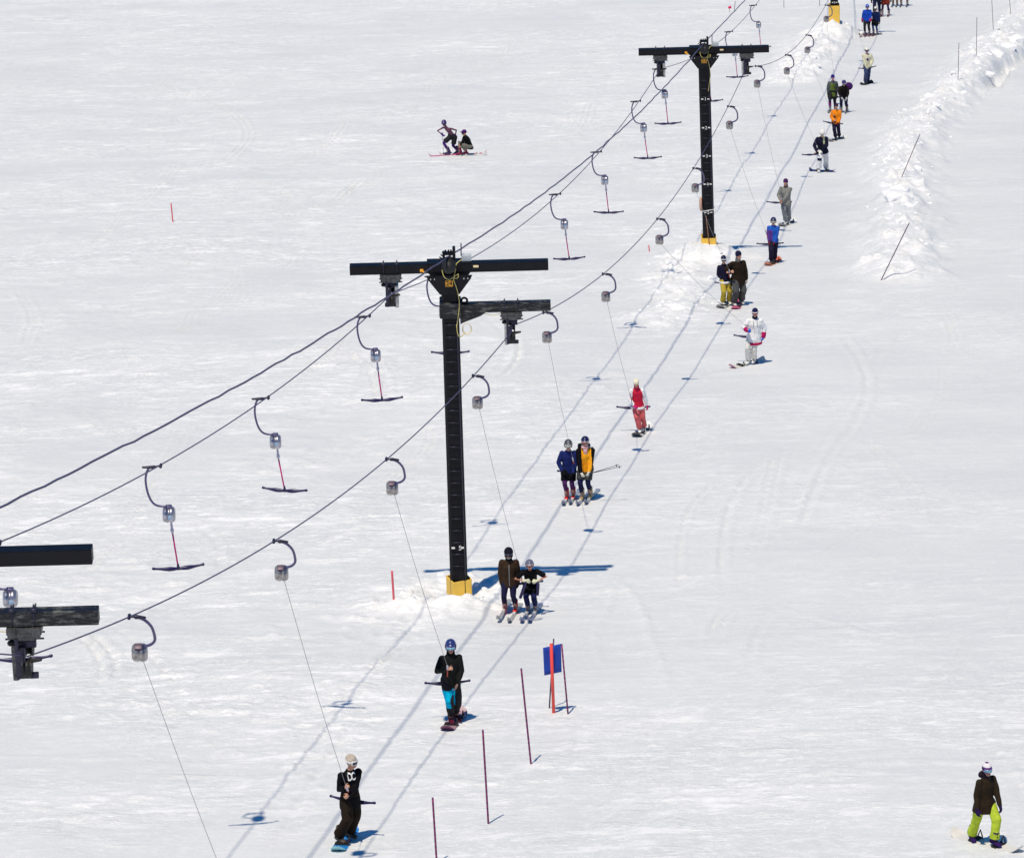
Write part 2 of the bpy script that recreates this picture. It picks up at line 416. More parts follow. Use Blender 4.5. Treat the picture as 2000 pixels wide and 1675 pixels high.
def text_mesh(txt, size, ext=.004, off=0.0):
    c = bpy.data.curves.new('txt', 'FONT'); c.body = txt; c.size = size; c.extrude = ext; c.offset = off; c.align_x = 'CENTER'; c.align_y = 'CENTER'
    o = bpy.data.objects.new('txt', c); COL.objects.link(o)
    dg = bpy.context.evaluated_depsgraph_get(); me = bpy.data.meshes.new_from_object(o.evaluated_get(dg), depsgraph=dg)
    bpy.data.objects.remove(o); return me
def text_part(name, txt, size, pos, m, parent, sx=1.0, ext=.004, bold=0):
    me = text_mesh(txt, size, ext)
    M = Matrix.Translation(Vector(pos)) @ Matrix.Rotation(R(90), 4, 'X') @ Matrix.Diagonal((sx, 1, 1, 1))
    me.transform(M); return mk(name, me, m, parent, smooth=False)

# ------------------------------------------------------------------ ground mesh
def axis(lo, hi, fine, outer):
    return np.array(sorted(set([round(v, 4) for v in outer] + [round(v, 4) for v in fine])))
def build_ground():
    xf = np.arange(-33, 33.01, .075)
    xs = np.concatenate(([-1500, -900, -500, -300, -180, -110, -75, -55, -44, -38, -35], xf, [35, 38, 44, 55, 75, 110, 180, 300, 500, 900, 1500]))
    ys = [-300, -200, -120, -80, -50, -25, 0, 15, 28, 38, 46, 52, 57, 60, 62, 63.5, 64.3]
    y = 65.0
    while y < 246: ys.append(y); y += .07 * (y / 66) ** 1.6
    ys += [246.6, 248, 250, 254, 260, 268, 280, 300, 330, 370, 420, 500, 650, 900, 1300, 2000]
    ys = np.array(ys); nx, ny = len(xs), len(ys)
    AUX = {}; X, Y = np.meshgrid(xs, ys); Z = ground_np(X, Y, True, AUX)
    co = np.stack([X, Y, Z], -1).reshape(-1, 3)
    me = bpy.data.meshes.new('snow_slope'); me.vertices.add(nx * ny); me.vertices.foreach_set('co', co.ravel())
    i = (np.arange(ny - 1)[:, None] * nx + np.arange(nx - 1)[None]).ravel()
    q = np.stack([i, i + 1, i + 1 + nx, i + nx], -1).ravel(); nf = len(i)
    me.loops.add(nf * 4); me.loops.foreach_set('vertex_index', q.astype(np.int32))
    me.polygons.add(nf); me.polygons.foreach_set('loop_start', np.arange(0, nf * 4, 4, dtype=np.int32))
    me.polygons.foreach_set('use_smooth', np.ones(nf, dtype=bool)); me.update(calc_edges=True)
    at = me.attributes.new('fresh', 'FLOAT', 'POINT'); at.data.foreach_set('value', AUX['fresh'].ravel().astype(np.float32))  # weight of the painted sunlit streaks and the whiter broken snow
    me.materials.append(snow_material())
    o = bpy.data.objects.new('snow_slope', me); link(o); o['kind'] = 'structure'
build_ground()

# loose blocks of broken snow on the bank and the tower mounds
def snow_chunks():
    g = np.random.RandomState(5); bm = bmesh.new()
    mt = bpy.data.materials.new('broken_snow'); mt.use_nodes = True; N, L = nt(mt); q = N['Principled BSDF']; q.inputs['Roughness'].default_value = .6; q.inputs['Specular IOR Level'].default_value = .2
    tc = N.new('ShaderNodeTexCoord'); n = N.new('ShaderNodeTexNoise'); n.inputs['Scale'].default_value = 3; L.new(tc.outputs['Object'], n.inputs['Vector'])
    rp_ = N.new('ShaderNodeValToRGB'); rp_.color_ramp.elements[0].color = (.80, .81, .83, 1); rp_.color_ramp.elements[1].color = (.95, .95, .95, 1); L.new(n.outputs['Fac'], rp_.inputs[0]); L.new(rp_.outputs[0], q.inputs['Base Color'])
    def chunk(x, y, r):
        v = bmesh.ops.create_icosphere(bm, subdivisions=1, radius=1)['verts']; a = g.rand() * 6.28; sx, sy, sz = r * (.8 + .5 * g.rand()), r * (.7 + .5 * g.rand()), r * (.45 + .35 * g.rand()); z = G(x, y)
        for k in v:
            c = k.co * (1 + .28 * (g.rand() - .5)); px_, py_ = c.x * sx, c.y * sy
            k.co = (x + px_ * math.cos(a) - py_ * math.sin(a), y + px_ * math.sin(a) + py_ * math.cos(a), z + c.z * sz + r * .0)
    def along(pts, n, sp, r0):
        pts = np.array(pts); seg = np.hypot(*np.diff(pts, axis=0).T); cum = np.concatenate(([0], np.cumsum(seg)))
        for _ in range(n):
            u = g.rand() * cum[-1]; i = min(int(np.searchsorted(cum, u)) - 1, len(seg) - 1); i = max(i, 0); t = (u - cum[i]) / seg[i]
            x, y = pts[i] + (pts[i + 1] - pts[i]) * t; chunk(x + g.randn() * sp, y + g.randn() * sp * 1.3, r0 * math.exp(g.randn() * .55))
    along(BANK, 330, .62, .062); along(P2L, 45, .5, .065); along(P3L, 50, .6, .07); along(P1L, 22, .25, .04)
    for k in (1, 2, 3):
        for _ in range(10): 
            a = g.rand() * 6.28; rr_ = .5 + abs(g.randn()) * .6; chunk(BASE[k][0] + rr_ * math.cos(a), BASE[k][1] + rr_ * math.sin(a) * 1.2, .06 * math.exp(g.randn() * .5))
    for px_, py_, r in ((1747, 412, .42), (1766, 404, .40), (1757, 392, .34), (1735, 398, .30), (1774, 424, .24), (1790, 350, .3), (1735, 330, .26), (1950, 120, .42), (1968, 104, .5), (1985, 92, .45), (1930, 150, .3)):
        P = plane_pt(px_, py_); chunk(P.x, P.y, r)
    me = bpy.data.meshes.new('snow_chunks'); bm.to_mesh(me); bm.free(); me.materials.append(mt)
    o = bpy.data.objects.new('snow_chunks', me); link(o); o['kind'] = 'stuff'
snow_chunks()

# ------------------------------------------------------------------ common materials
BLACK = mat('black_paint', (.005, .005, .009), .42, var=.3, vscale=5, bump=.15, bscale=25, spec=.22)
WORN = mat('worn_black_paint', (.006, .006, .01), .5, var=.3, vscale=6, bump=.4, bscale=18, wear=(.22, .22, .195), wscale=(3.5, 8, 16), wthr=.50, wsoft=.22)
POLEM = mat('black_pole_paint', (.005, .005, .008), .5, spec=.2, var=.4, vscale=4, bump=.25, bscale=14, wear=(.045, .045, .04), wscale=9, wthr=.62)
YEL = mat('yellow_padding', (.93, .58, .085), .55, var=.06, vscale=6, bump=.08, bscale=12, wear=(.62, .34, .05), wscale=4, wthr=.66)
STEEL = mat('galvanised_steel', (.42, .43, .44), .38, .75, var=.25, vscale=12, bump=.1)
DBRK = mat('dark_bracket', (.085, .085, .09), .45, .5, var=.45, vscale=14, bump=.15)
DSTEEL = mat('dark_steel', (.035, .034, .06), .42, .5, var=.3, vscale=20)
ARMM = mat('hanger_paint', (.10, .09, .19), .35, .4, var=.2, vscale=20)
ROPE = mat('wire_rope', (.05, .04, .13), .5, .4, var=.3, vscale=60)
COMM = mat('cable_sheath', (.045, .035, .12), .5, .2, var=.3, vscale=40)
CORD = mat('tow_cord', (.30, .31, .33), .6, 0, var=.1)
RUB = mat('black_rubber', (.012, .012, .013), .6, var=.2)
TBAR = mat('tbar_plastic', (.012, .006, .07), .35, var=.2, spec=.5)
STICK = mat('red_stick', (.66, .008, .20), .45, var=.15)
ORG_ = mat('orange_plate', (1.0, .44, .03), .5, var=.1)
WHT = mat('white_paint', (.8, .8, .78), .5, var=.1, vscale=40)
CRM = mat('cream_reflector', (.9, .72, .42), .4)
WIRE = mat('yellow_wire', (.62, .52, .16), .5)
GREY = mat('grey_box', (.50, .54, .57), .5, var=.12)
SKIN = mat('skin', (.52, .27, .18), .5, var=.12, vscale=20, spec=.35)
SKINR = mat('sunburnt_skin', (.55, .22, .15), .5, var=.12, vscale=20)
LIP = mat('lips', (.32, .09, .07), .5)
DARK = mat('dark_eyes', (.02, .015, .012), .3)
HAIR = mat('brown_hair', (.05, .03, .018), .6, var=.3, vscale=60)

# ------------------------------------------------------------------ towers
def rbox_ring(hw, hd, ch):
    return [(-hw + ch, -hd), (hw - ch, -hd), (hw, -hd + ch), (hw, hd - ch), (hw - ch, hd), (-hw + ch, hd), (-hw, hd - ch), (-hw, -hd + ch)]
LOW = {0: .815, 1: .885}
def tower(k, label, lowarm, guard_top, lx, rx, plate, marks, guard_yaw=0):
    A = TW[k]; bx, by = BASE[k]; gz = float(base_z(np.array(bx), np.array(by))) - .4
    gh = {0: .25, 1: .215, 2: .235, 3: .26}[k]; t = thing('lift_tower', (bx, by, gz), label, 'lift tower', 'T-bar lift towers')
    hz = A.z                                    # arm centre height
    lean = .13 if k == 2 else 0.0
    def lx_(z): return bx + lean * (1 - (z - gz) / (hz - gz))
    # pole: rounded square section with a ladder face
    b = B(); hw = .178
    for i in range(1):
        rows = []
        for z, f in ((gz, 1.03), (hz - .2, .98)):
            rows.append([b.verts.new((lx_(z) + x * f, by + y * f, z)) for x, y in rbox_ring(hw, hw, .05)])
        n = 8
        for j in range(n): b.faces.new((rows[0][j], rows[0][(j + 1) % n], rows[1][(j + 1) % n], rows[1][j]))
        b.faces.new(rows[0][::-1]); b.faces.new(rows[1])
    mk('pole', b, POLEM, t, smooth=False)
    z = axis_z(k, guard_top) + .35; rung = 0
    while z < hz - .9:
        b = B(); tube(b, [(lx_(z) - .11, by - .17, z), (lx_(z) - .11, by - .205, z), (lx_(z) + .11, by - .205, z), (lx_(z) + .11, by - .17, z)], .010, 6, False)
        mk('rung', b, DSTEEL, t); z += .27
    b = B(); tube(b, [(lx_(axis_z(k, guard_top)) + .135, by - .19, axis_z(k, guard_top) + .12), (bx + .13, by - .19, hz - .9)], .014, 6, False); mk('conduit', b, DSTEEL, t)
    # upper crossarm
    b = B(); box(b, (bx, by, hz), 4.06, .2, .2, bev=.012); mk('crossarm', b, BLACK, t, smooth=False)
    b = B()
    pts = [(-.47, -.115), (.47, -.115), (.44, -.19), (.2, -.52), (-.2, -.52), (-.44, -.19)]
    for yy in (-.225, .19):
        bb = [(x, z2) for x, z2 in pts]; prism(b, bb, yy, yy + .03)
    prism(b, [(-.45, .115), (.45, .115), (.45, .135), (-.45, .135)], -.14, .14)
    shift(b, (bx, by, hz)); mk('gusset', b, BLACK, t, smooth=False)
    for x in (-.38, -.3, .3, .38):
        b = B(); tube(b, [(bx + x, by - .225, hz - .18), (bx + x, by - .25, hz - .18)], .016, 6, False); mk('bolt', b, STEEL, t)
    # cable saddle on top: round drum with bolts and side plates
    b = B(); tube(b, [(bx + .0, by - .34, hz + .12), (bx, by - .12, hz + .12)], .15, 18, True); mk('cable_drum', b, RUB, t)
    b = B(); box(b, (bx + .11, by - .12, hz + .28), .06, .2, .36, bev=.01); box(b, (bx - .1, by - .12, hz + .24), .05, .18, .25, bev=.01)
    box(b, (bx, by - .1, hz + .33), .22, .14, .05, bev=.01)
    for x in (-.06, 0, .05): tube(b, [(bx + x, by - .12, hz + .34), (bx + x, by - .12, hz + .41)], .016, 6, False)
    for q in range(4): tube(b, [(bx - .15 + q * .02, by - .2, hz + .2 + .05 * q), (bx - .22 + q * .03, by - .2, hz + .24 + .05 * q)], .014, 6, False)
    mk('cable_saddle', b, BLACK, t, smooth=False)
    b = B(); tube(b, [(bx - .05, by - .36, hz + .17), (bx, by - .365, hz + .2), (bx + .05, by - .36, hz + .17)], .018, 6); mk('drum_highlight_plate', b, STEEL, t).name = 'drum_highlight'  # bright steel arc standing in for the highlight on the drum
    # junction box, wires, reflectors, plate
    b = B(); box(b, (bx + .36, by - .02, hz + .2), .2, .14, .13, bev=.012); mk('junction_box', b, GREY, t, smooth=False)
    b = B(); tube(b, [(bx + .26, by - .06, hz + .52), (bx + .255, by - .05, hz + .25)], .012, 6); mk('cable_drop', b, COMM, t)
    b = B(); W = [(.26, -.16, .2), (.16, -.27, .16), (.13, -.3, .02), (.1, -.36, -.1), (.17, -.33, -.13), (.19, -.33, -.05), (.12, -.34, -.08), (.09, -.28, -.18), (.13, -.27, -.32), (.17, -.25, -.5), (.19, -.22, -.75), (.16, -.23, -1.0), (.12, -.23, -1.25)]
    tube(b, [Vector(p) + V(bx, by, hz) for p in catmull(W, 5)], .009, 6); mk('signal_wire', b, WIRE, t)
    b = B(); W = [(-.14, -.34, .05), (-.1, -.38, -.08), (0, -.38, -.14), (.08, -.36, -.1)]
    tube(b, [Vector(p) + V(bx, by, hz) for p in catmull(W, 5)], .008, 6); mk('signal_wire', b, WIRE, t)
    b = B(); box(b, (bx + .55, by - .105, hz + .03), .11, .02, .045, bev=.004); mk('reflector', b, CRM, t)
    b = B(); box(b, (bx - .56, by - .11, hz - .03), .07, .03, .06, bev=.008); tube(b, [(bx - .53, by - .115, hz - .05), (bx - .5, by - .12, hz - .075)], .02, 8); mk('indicator_lamp', b, ORG_, t)
    if plate:
        b = B(); box(b, (bx - .005, by - .236, hz - .28), .155, .012, .13, bev=.003); pl = mk('number_plate', b, ORG_, t, smooth=False)
        text_part('number', plate, .14, (bx - .005, by - .246, hz - .282), RUB, pl, sx=.95, ext=.003)
    # sheave assemblies
    def assembly(x, az, side, armsz):
        m = B(); cx = bx + x; f = 1.12 if k == 0 else 1.0
        box(m, (cx, by, az - armsz / 2 - .055), .44, .3, .085, bev=.01)
        box(m, (cx, by, az - armsz / 2 - .125), .26, .34, .08, bev=.01)
        for dx in (-.15, .15):
            box(m, (cx + dx, by - .1, az - armsz / 2 - .07), .11, .16, .13, bev=.012)
        sa = mk('sheave_bracket', m, DBRK, t, smooth=False)
        for dx in (-.16, .16):
            for dy, dz in ((-.08, -.165), (.05, -.135)):
                m = B(); tube(m, [(cx + dx - .08, by + dy - .02, az - armsz / 2 + dz), (cx + dx + .08, by + dy - .02, az - armsz / 2 + dz)], .012, 6, False); mk('clamp_pin', m, DSTEEL, sa)
            u = B(); e = dx * .86
            tube(u, [(cx + e, by - .118, az - armsz / 2 - .09), (cx + e, by - .118, az + armsz / 2 + .02), (cx + e, by, az + armsz / 2 + .025), (cx + e, by + .118, az + armsz / 2 + .02), (cx + e, by + .118, az - armsz / 2 - .09)], .010, 6, False)
            tube(u, [(cx + e, by - .1, az + armsz / 2 + .0), (cx + e, by - .1, az + armsz / 2 + .11)], [.024, .008], 6, False)
            box(u, (cx + e, by - .1, az + armsz / 2 + .03), .075, .06, .045)
            mk('u_bolt', u, DSTEEL, sa)
        zc = az - armsz / 2 - .42
        h = B(); box(h, (cx - .085 * f, by, zc + .02), .045, .42, .54, bev=.01); box(h, (cx - .0, by - .05, zc + .17), .24 * f, .08, .09, bev=.008)
        box(h, (cx + .0, by - .17, zc - .21), .27 * f, .06, .07, bev=.008); box(h, (cx - .06 * f, by - .21, zc - .02), .10, .03, .34, bev=.008)
        box(h, (cx - .02, by - .18, zc + .06), .05, .05, .2, bev=.006); mk('hanger_plate', h, DSTEEL, sa, smooth=False)
        h = B(); tube(h, [(cx - .16 * f, by - .1, zc + .2), (cx - .08, by - .1, zc + .2)], .042, 8); mk('rope_catcher', h, RUB, sa)
        h = B(); tube(h, [(cx + .08, by - .2, zc + .0), (cx + .17 * f, by - .22, zc + .02)], [.03, .022], 8); mk('rope_catcher', h, RUB, sa)
        c = B(); box(c, (cx + .115 * side * f, by - .05, zc - .04), .075, .3, .46, bev=.015); mk('sheave_guard', c, DBRK if k == 0 else STEEL, sa, smooth=False)
        for dy, dz in ((-.14, -.12), (.14, .06)):
            w = B(); P = V(cx + .012, by + dy, zc + dz)
            tube(w, [P - V(.06, 0, 0), P - V(.045, 0, 0), P - V(.015, 0, 0), P + V(.015, 0, 0), P + V(.045, 0, 0), P + V(.06, 0, 0)], [.14, .14, .115, .115, .14, .14], 20, False)
            mk('sheave', w, RUB, sa, smooth=False)
        return V(cx + .012, by, zc - .03)
    L = assembly(lx, hz, 1, .2)
    if lowarm:
        az = hz - LOW[k]
        m = B(); box(m, (bx + 1.13, by - .02, az), 1.86, .19, .19, bev=.012); mk('support_arm', m, WORN, t, smooth=False)
        m = B(); prism(m, [(.19, -.1), (.2, -.34), (.27, -.3), (.62, -.17), (.72, -.1)], -.1, .06); shift(m, (bx, by, az)); mk('arm_brace', m, WORN, t, smooth=False)
        m = B(); box(m, (bx, by - .0, az), .44, .44, .34, bev=.02); mk('pole_clamp', m, WORN, t, smooth=False)
        m = B()
        pts = [Vector((bx + .29 + .06 * math.cos(a), by - .05, az + .16 + .06 * math.sin(a))) for a in [2 * math.pi * i / 14 for i in range(15)]]
        tube(m, pts, .024, 8, False); mk('lifting_eye', m, BLACK, t)
        m = B()
        for q in range(3):
            tube(m, [Vector((bx + .33 + (.085 + .006 * q) * math.cos(a), by - .14 - .012 * q, az - .42 + (.11 + .004 * q) * math.sin(a))) for a in [2 * math.pi * i / 18 for i in range(19)]], .008, 6, False)
        mk('wire_coil', m, mat('pale_wire', (.75, .66, .45), .5), t)
        m = B(); tube(m, [Vector(p) + V(bx, by, az) for p in catmull([(.12, -.23, -.3), (.14, -.25, -.5), (.2, -.24, -.56), (.28, -.18, -.5)], 5)], .009, 6); mk('signal_wire', m, WIRE, t)
        m = B(); tube(m, [Vector(p) + V(bx, by, az) for p in catmull([(.7, -.1, -.12), (.9, -.1, -.16), (1.05, -.1, -.11)], 5)], .006, 6); mk('signal_wire', m, WIRE, t)
        Rr = assembly(rx, az, -1, .19)
    else: Rr = assembly(rx, hz, -1, .2)
    # padded base guard: open-topped box of four thick walls
    zt = axis_z(k, guard_top); b = B(); M = Matrix.Rotation(R(guard_yaw), 3, 'Z')
    o_ = rbox_ring(gh, gh, .025); i_ = rbox_ring(gh - .018, gh - .018, .02)
    vs = []
    for rr, z in ((o_, gz - .1), (o_, zt), (i_, zt), (i_, gz - .1)):
        vs.append([b.verts.new(M @ Vector((x, y, 0)) + V(lx_(zt), by, z)) for x, y in rr])
    for r0, r1 in zip(vs[:-1], vs[1:]):
        for j in range(8): b.faces.new((r0[j], r0[(j + 1) % 8], r1[(j + 1) % 8], r1[j]))
    mk('base_guard', b, YEL, t, smooth=False)
    # painted snow-depth marks
    for txt, py in marks:
        zz = axis_z(k, py)
        d = text_part('depth_mark', txt, .15, (lx_(zz) + (.05 if k == 1 else 0), by - .222, zz), WHT, t, ext=.003)
        for dx in (-.095, .095):
            b = B(); box(b, (lx_(zz) + dx, by - .2, zz), .07, .05, .024); mk('dash', b, WHT, d, smooth=False)
    return t, L, Rr
T0 = tower(0, 'black T-bar lift tower cut off by the left edge, only its two arms showing', True, 1500, -1.25, 1.13, None, [])
T1 = tower(1, 'tall black lift tower with a second worn lower arm, behind the brown jacket skier', True, 1127, -1.2, 1.25, '24', [('5', 1062)], 22)
T2 = tower(2, 'black lift tower with white numbered depth marks down its pole and one crossarm', False, 461, -1.36, 1.33, '23', [('1', 190), ('2', 246), ('3', 301), ('4', 356), ('5', 411)], 0)
T3 = tower(3, 'far lift tower at the top edge, only its tall yellow base guard showing', False, 9, -1.3, 1.3, None, [('5', 3)], 0)
# extras strapped on tower with depth marks
def tower2_extras():
    t = T2[0]; bx, by = BASE[2]; bx += .10; z = axis_z(2, 397)
    b = B(); ell(b, (bx - .235, by - .06, z), .05, .15, .24); mk('foam_pad', b, mat('faded_foam', (.62, .36, .24), .8), t)
    z = axis_z(2, 407); b = B()
    tube(b, [Vector((bx + .205 * x, by - .205 * y, z + .03 * x)) for x, y in ((-1, 0), (-1, 1), (1, 1), (1, 0))], .012, 6); mk('pad_strap', b, WHT, t)
    b = B(); P0 = Vector((bx - .08, by - .24, axis_z(2, 417))); P1 = Vector((bx + .03, by - .42, axis_z(2, 474) - .15)); tube(b, [P0, P1], .014, 6)
    tag(mk('bamboo_stake', b, mat('bamboo', (.30, .13, .07), .6), loc=P1), 'thin brown bamboo stake leaning on the numbered lift tower', 'stake')
tower2_extras()

# ------------------------------------------------------------------ ropes
def sag_span(A, Bp, mid):
    lo, hi = -1.0, 6.0
    def ev(s):
        best = None
        for i in range(401):
            t = i / 400; P = A.lerp(Bp, t) - V(0, 0, 4 * s * t * (1 - t)); x, y, d = proj(P)
            if best is None or abs(x - mid[0]) < best[0]: best = (abs(x - mid[0]), y)
        return best[1]
    for _ in range(22):
        m = (lo + hi) / 2
        if ev(m) < mid[1]: lo = m
        else: hi = m
    return (A, Bp, (lo + hi) / 2)
def on_span(sp_, t): return sp_[0].lerp(sp_[1], t) - V(0, 0, 4 * sp_[2] * t * (1 - t))
def span_x(sp_, px):
    a, b = 0.0, 1.0
    inc = proj(on_span(sp_, 1))[0] > proj(on_span(sp_, 0))[0]
    for _ in range(40):
        m = (a + b) / 2
        if (proj(on_span(sp_, m))[0] < px) == inc: a = m
        else: b = m
    return on_span(sp_, a)
LS0 = sag_span(T0[1], T1[1], (307, 912)); LS1 = sag_span(T1[1], T2[1], (1085, 385)); LS2 = sag_span(T2[1], T3[1], (1430, 60))
RS0 = sag_span(T0[2], T1[2], (545, 1050)); RS1 = sag_span(T1[2] + V(.03, 0, .12), T2[2], (1228, 490)); RS2 = sag_span(T2[2], T3[2], (1580, 63))
def top(k): return TW[k] + V(0, -.12, .27)
CS0 = sag_span(top(0), top(1), (320, 830)); CS1 = sag_span(top(1), top(2), (1165, 296)); CS2 = sag_span(top(2), top(3), (1430, 27))
print('sags', [round(s[2], 2) for s in (LS0, LS1, LS2, RS0, RS1, RS2, CS0, CS1, CS2)])
def run(spans, r, name, m, label, cat, before, after, wob=0):
    b = B(); pts = []
    pts.append(spans[0][0] + before)
    for s in spans:
        n = 60
        for i in range(n + 1 if s is spans[-1] else n): pts.append(on_span(s, i / n))
    pts.append(spans[-1][1] + after)
    if wob:
        g = random.Random(3); pts = [p + V(g.uniform(-wob, wob), 0, g.uniform(-wob, wob)) for p in pts]
    tube(b, pts, r, 6, False)
    return tag(mk(name, b, m, loc=pts[0]), label, cat)
run([LS0, LS1, LS2], .0108, 'haul_rope', ROPE, 'steel haul rope running over the left sheaves carrying the empty T-bars', 'rope', V(-3.5, -20, 10), V(2, 25, -5))
run([RS0, RS1, RS2], .0108, 'haul_rope', ROPE, 'steel haul rope over the right sheaves towing the skiers and snowboarders', 'rope', V(-3.5, -20, 10), V(2, 25, -5))
run([CS0, CS1, CS2], .0165, 'communication_cable', COMM, 'thick dark cable strung over the very tops of the lift towers', 'cable', V(-3.5, -20, 4.6), V(2, 25, -5), .012)

# ------------------------------------------------------------------ T-bar hangers
REEL = mat('spring_housing', (.42, .41, .46), .30, .7, var=.35, vscale=14, bump=.1)
def drum(name, c, w, r, parent):
    b = B(); tube(b, [c + V(x, 0, 0) for x in (-w / 2, -w / 2 + .015, -w / 2 + .045, -.014, -.009, .009, .014, w / 2 - .045, w / 2 - .015, w / 2)],
                  [r * v for v in (.68, .86, .97, 1, .9, .9, 1, .97, .86, .68)], 20, False)
    o = mk(name, b, REEL, parent); return o
def tee(bm, c, yaw, half=.405, tilt=0):
    d = V(math.cos(yaw) * math.cos(tilt), math.sin(yaw) * math.cos(tilt), math.sin(tilt)); n = 12
    pts = []; rad = []
    for i in range(-n, n + 1):
        u = i / n; pts.append(c + d * half * u + V(0, 0, .035 * u * u))
        a = abs(u); r = .018 + .020 * math.exp(-((a - .35) / .28) ** 2) + (.008 if a > .93 else 0); rad.append((r, r * 1.05))
    tube(bm, pts, rad, 8)
def empty_hanger(P, label, yaw, swing=.0):
    t = thing('tbar_hanger', P, label, 'T-bar', 'empty T-bars coming down the left rope')
    o = P
    b = B(); tube(b, [o + V(.03, -.05, 0), o + V(.03, .05, 0)], .026, 8); tube(b, [o + V(.02, 0, .0), o + V(-.12, 0, -.02)], .016, 8)
    tube(b, [o + V(-.26, -.0, -.02), o + V(-.08, 0, -.02)], [.018, .032], 8); mk('grip', b, DSTEEL, t)
    A = [(-.15, 0, -.02), (-.2, 0, -.1), (-.228, 0, -.24), (-.215, 0, -.42), (-.17, 0, -.58), (-.1, 0, -.675), (0, 0, -.71), (.11, 0, -.705)]
    b = B(); tube(b, [o + Vector(p) for p in catmull(A, 5)], .0185, 8); mk('hanger_arm', b, ARMM, t)
    b = B(); box(b, o + V(.12, 0, -.72), .1, .09, .05, bev=.012); mk('reel_bracket', b, ARMM, t)
    c = o + V(.117, 0, -.855); rl = drum('reel', c, .20, .135, t)
    b = B(); box(b, c + V(.02, -.137, .0), .06, .012, .06, bev=.004); mk('reel_badge', b, mat('blue_badge', (.30, .46, .62), .3), rl)
    sw = swing
    p0 = c + V(.025, -.0, -.13); p1 = p0 + V(.012, 0, -.19)
    b = B(); tube(b, [p0, p0.lerp(p1, .6), p0.lerp(p1, .75), p1], [.018, .02, .032, .022], 8); mk('cord_sleeve', b, mat('pale_sleeve', (.50, .47, .55), .5), t)
    p2 = p1 + V(.075 + sw, 0, -.64)
    b = B(); tube(b, [p1, p2], .0135, 8, False); mk('stick', b, STICK, t)
    b = B(); tee(b, p2, yaw); tube(b, [p2 + V(-.005, 0, .09), p2], [.014, .03], 8); mk('crossbar', b, TBAR, t)
    return t
EH = [(LS0, 45, 'empty T-bar half hidden behind the cut-off tower at the left edge', 5),
      (LS0, 350, 'empty T-bar with the lowest crossbar of the left rope, above the cut-off tower arm', 9),
      (LS0, 555, 'empty T-bar with crossbar tilting down to the right, second up the left rope', -13),
      (LS0, 748, 'empty T-bar hanging just left of the tower with the worn lower arm', 7),
      (LS1, 879, 'empty T-bar hidden behind the pole of the tower with the worn lower arm', -1),
      (LS1, 1112, 'empty T-bar first to the right beyond the tower with two arms', 6),
      (LS1, 1190, 'empty T-bar second in the row between the two standing towers', -2),
      (LS1, 1265, 'empty T-bar third in the row between the two standing towers', 2),
      (LS1, 1333, 'empty T-bar hanging under the left arm of the numbered tower', 4),
      (LS2, 1389, 'empty T-bar mostly hidden behind the pole of the numbered tower', 4),
      (LS2, 1441, 'empty T-bar whose reel sits behind the right arm of the numbered tower', 4),
      (LS2, 1487, 'empty T-bar at the top edge beyond the numbered tower', 4)]
for spn, tx, lab, yw in EH:
    P = span_x(spn, tx - 25)
    for _ in range(4):
        x = proj(P + V(.229, 0, -1.83))[0]; P = span_x(spn, proj(P)[0] + tx - x)
    empty_hanger(P, lab, R(yw), random.uniform(-.02, .03))

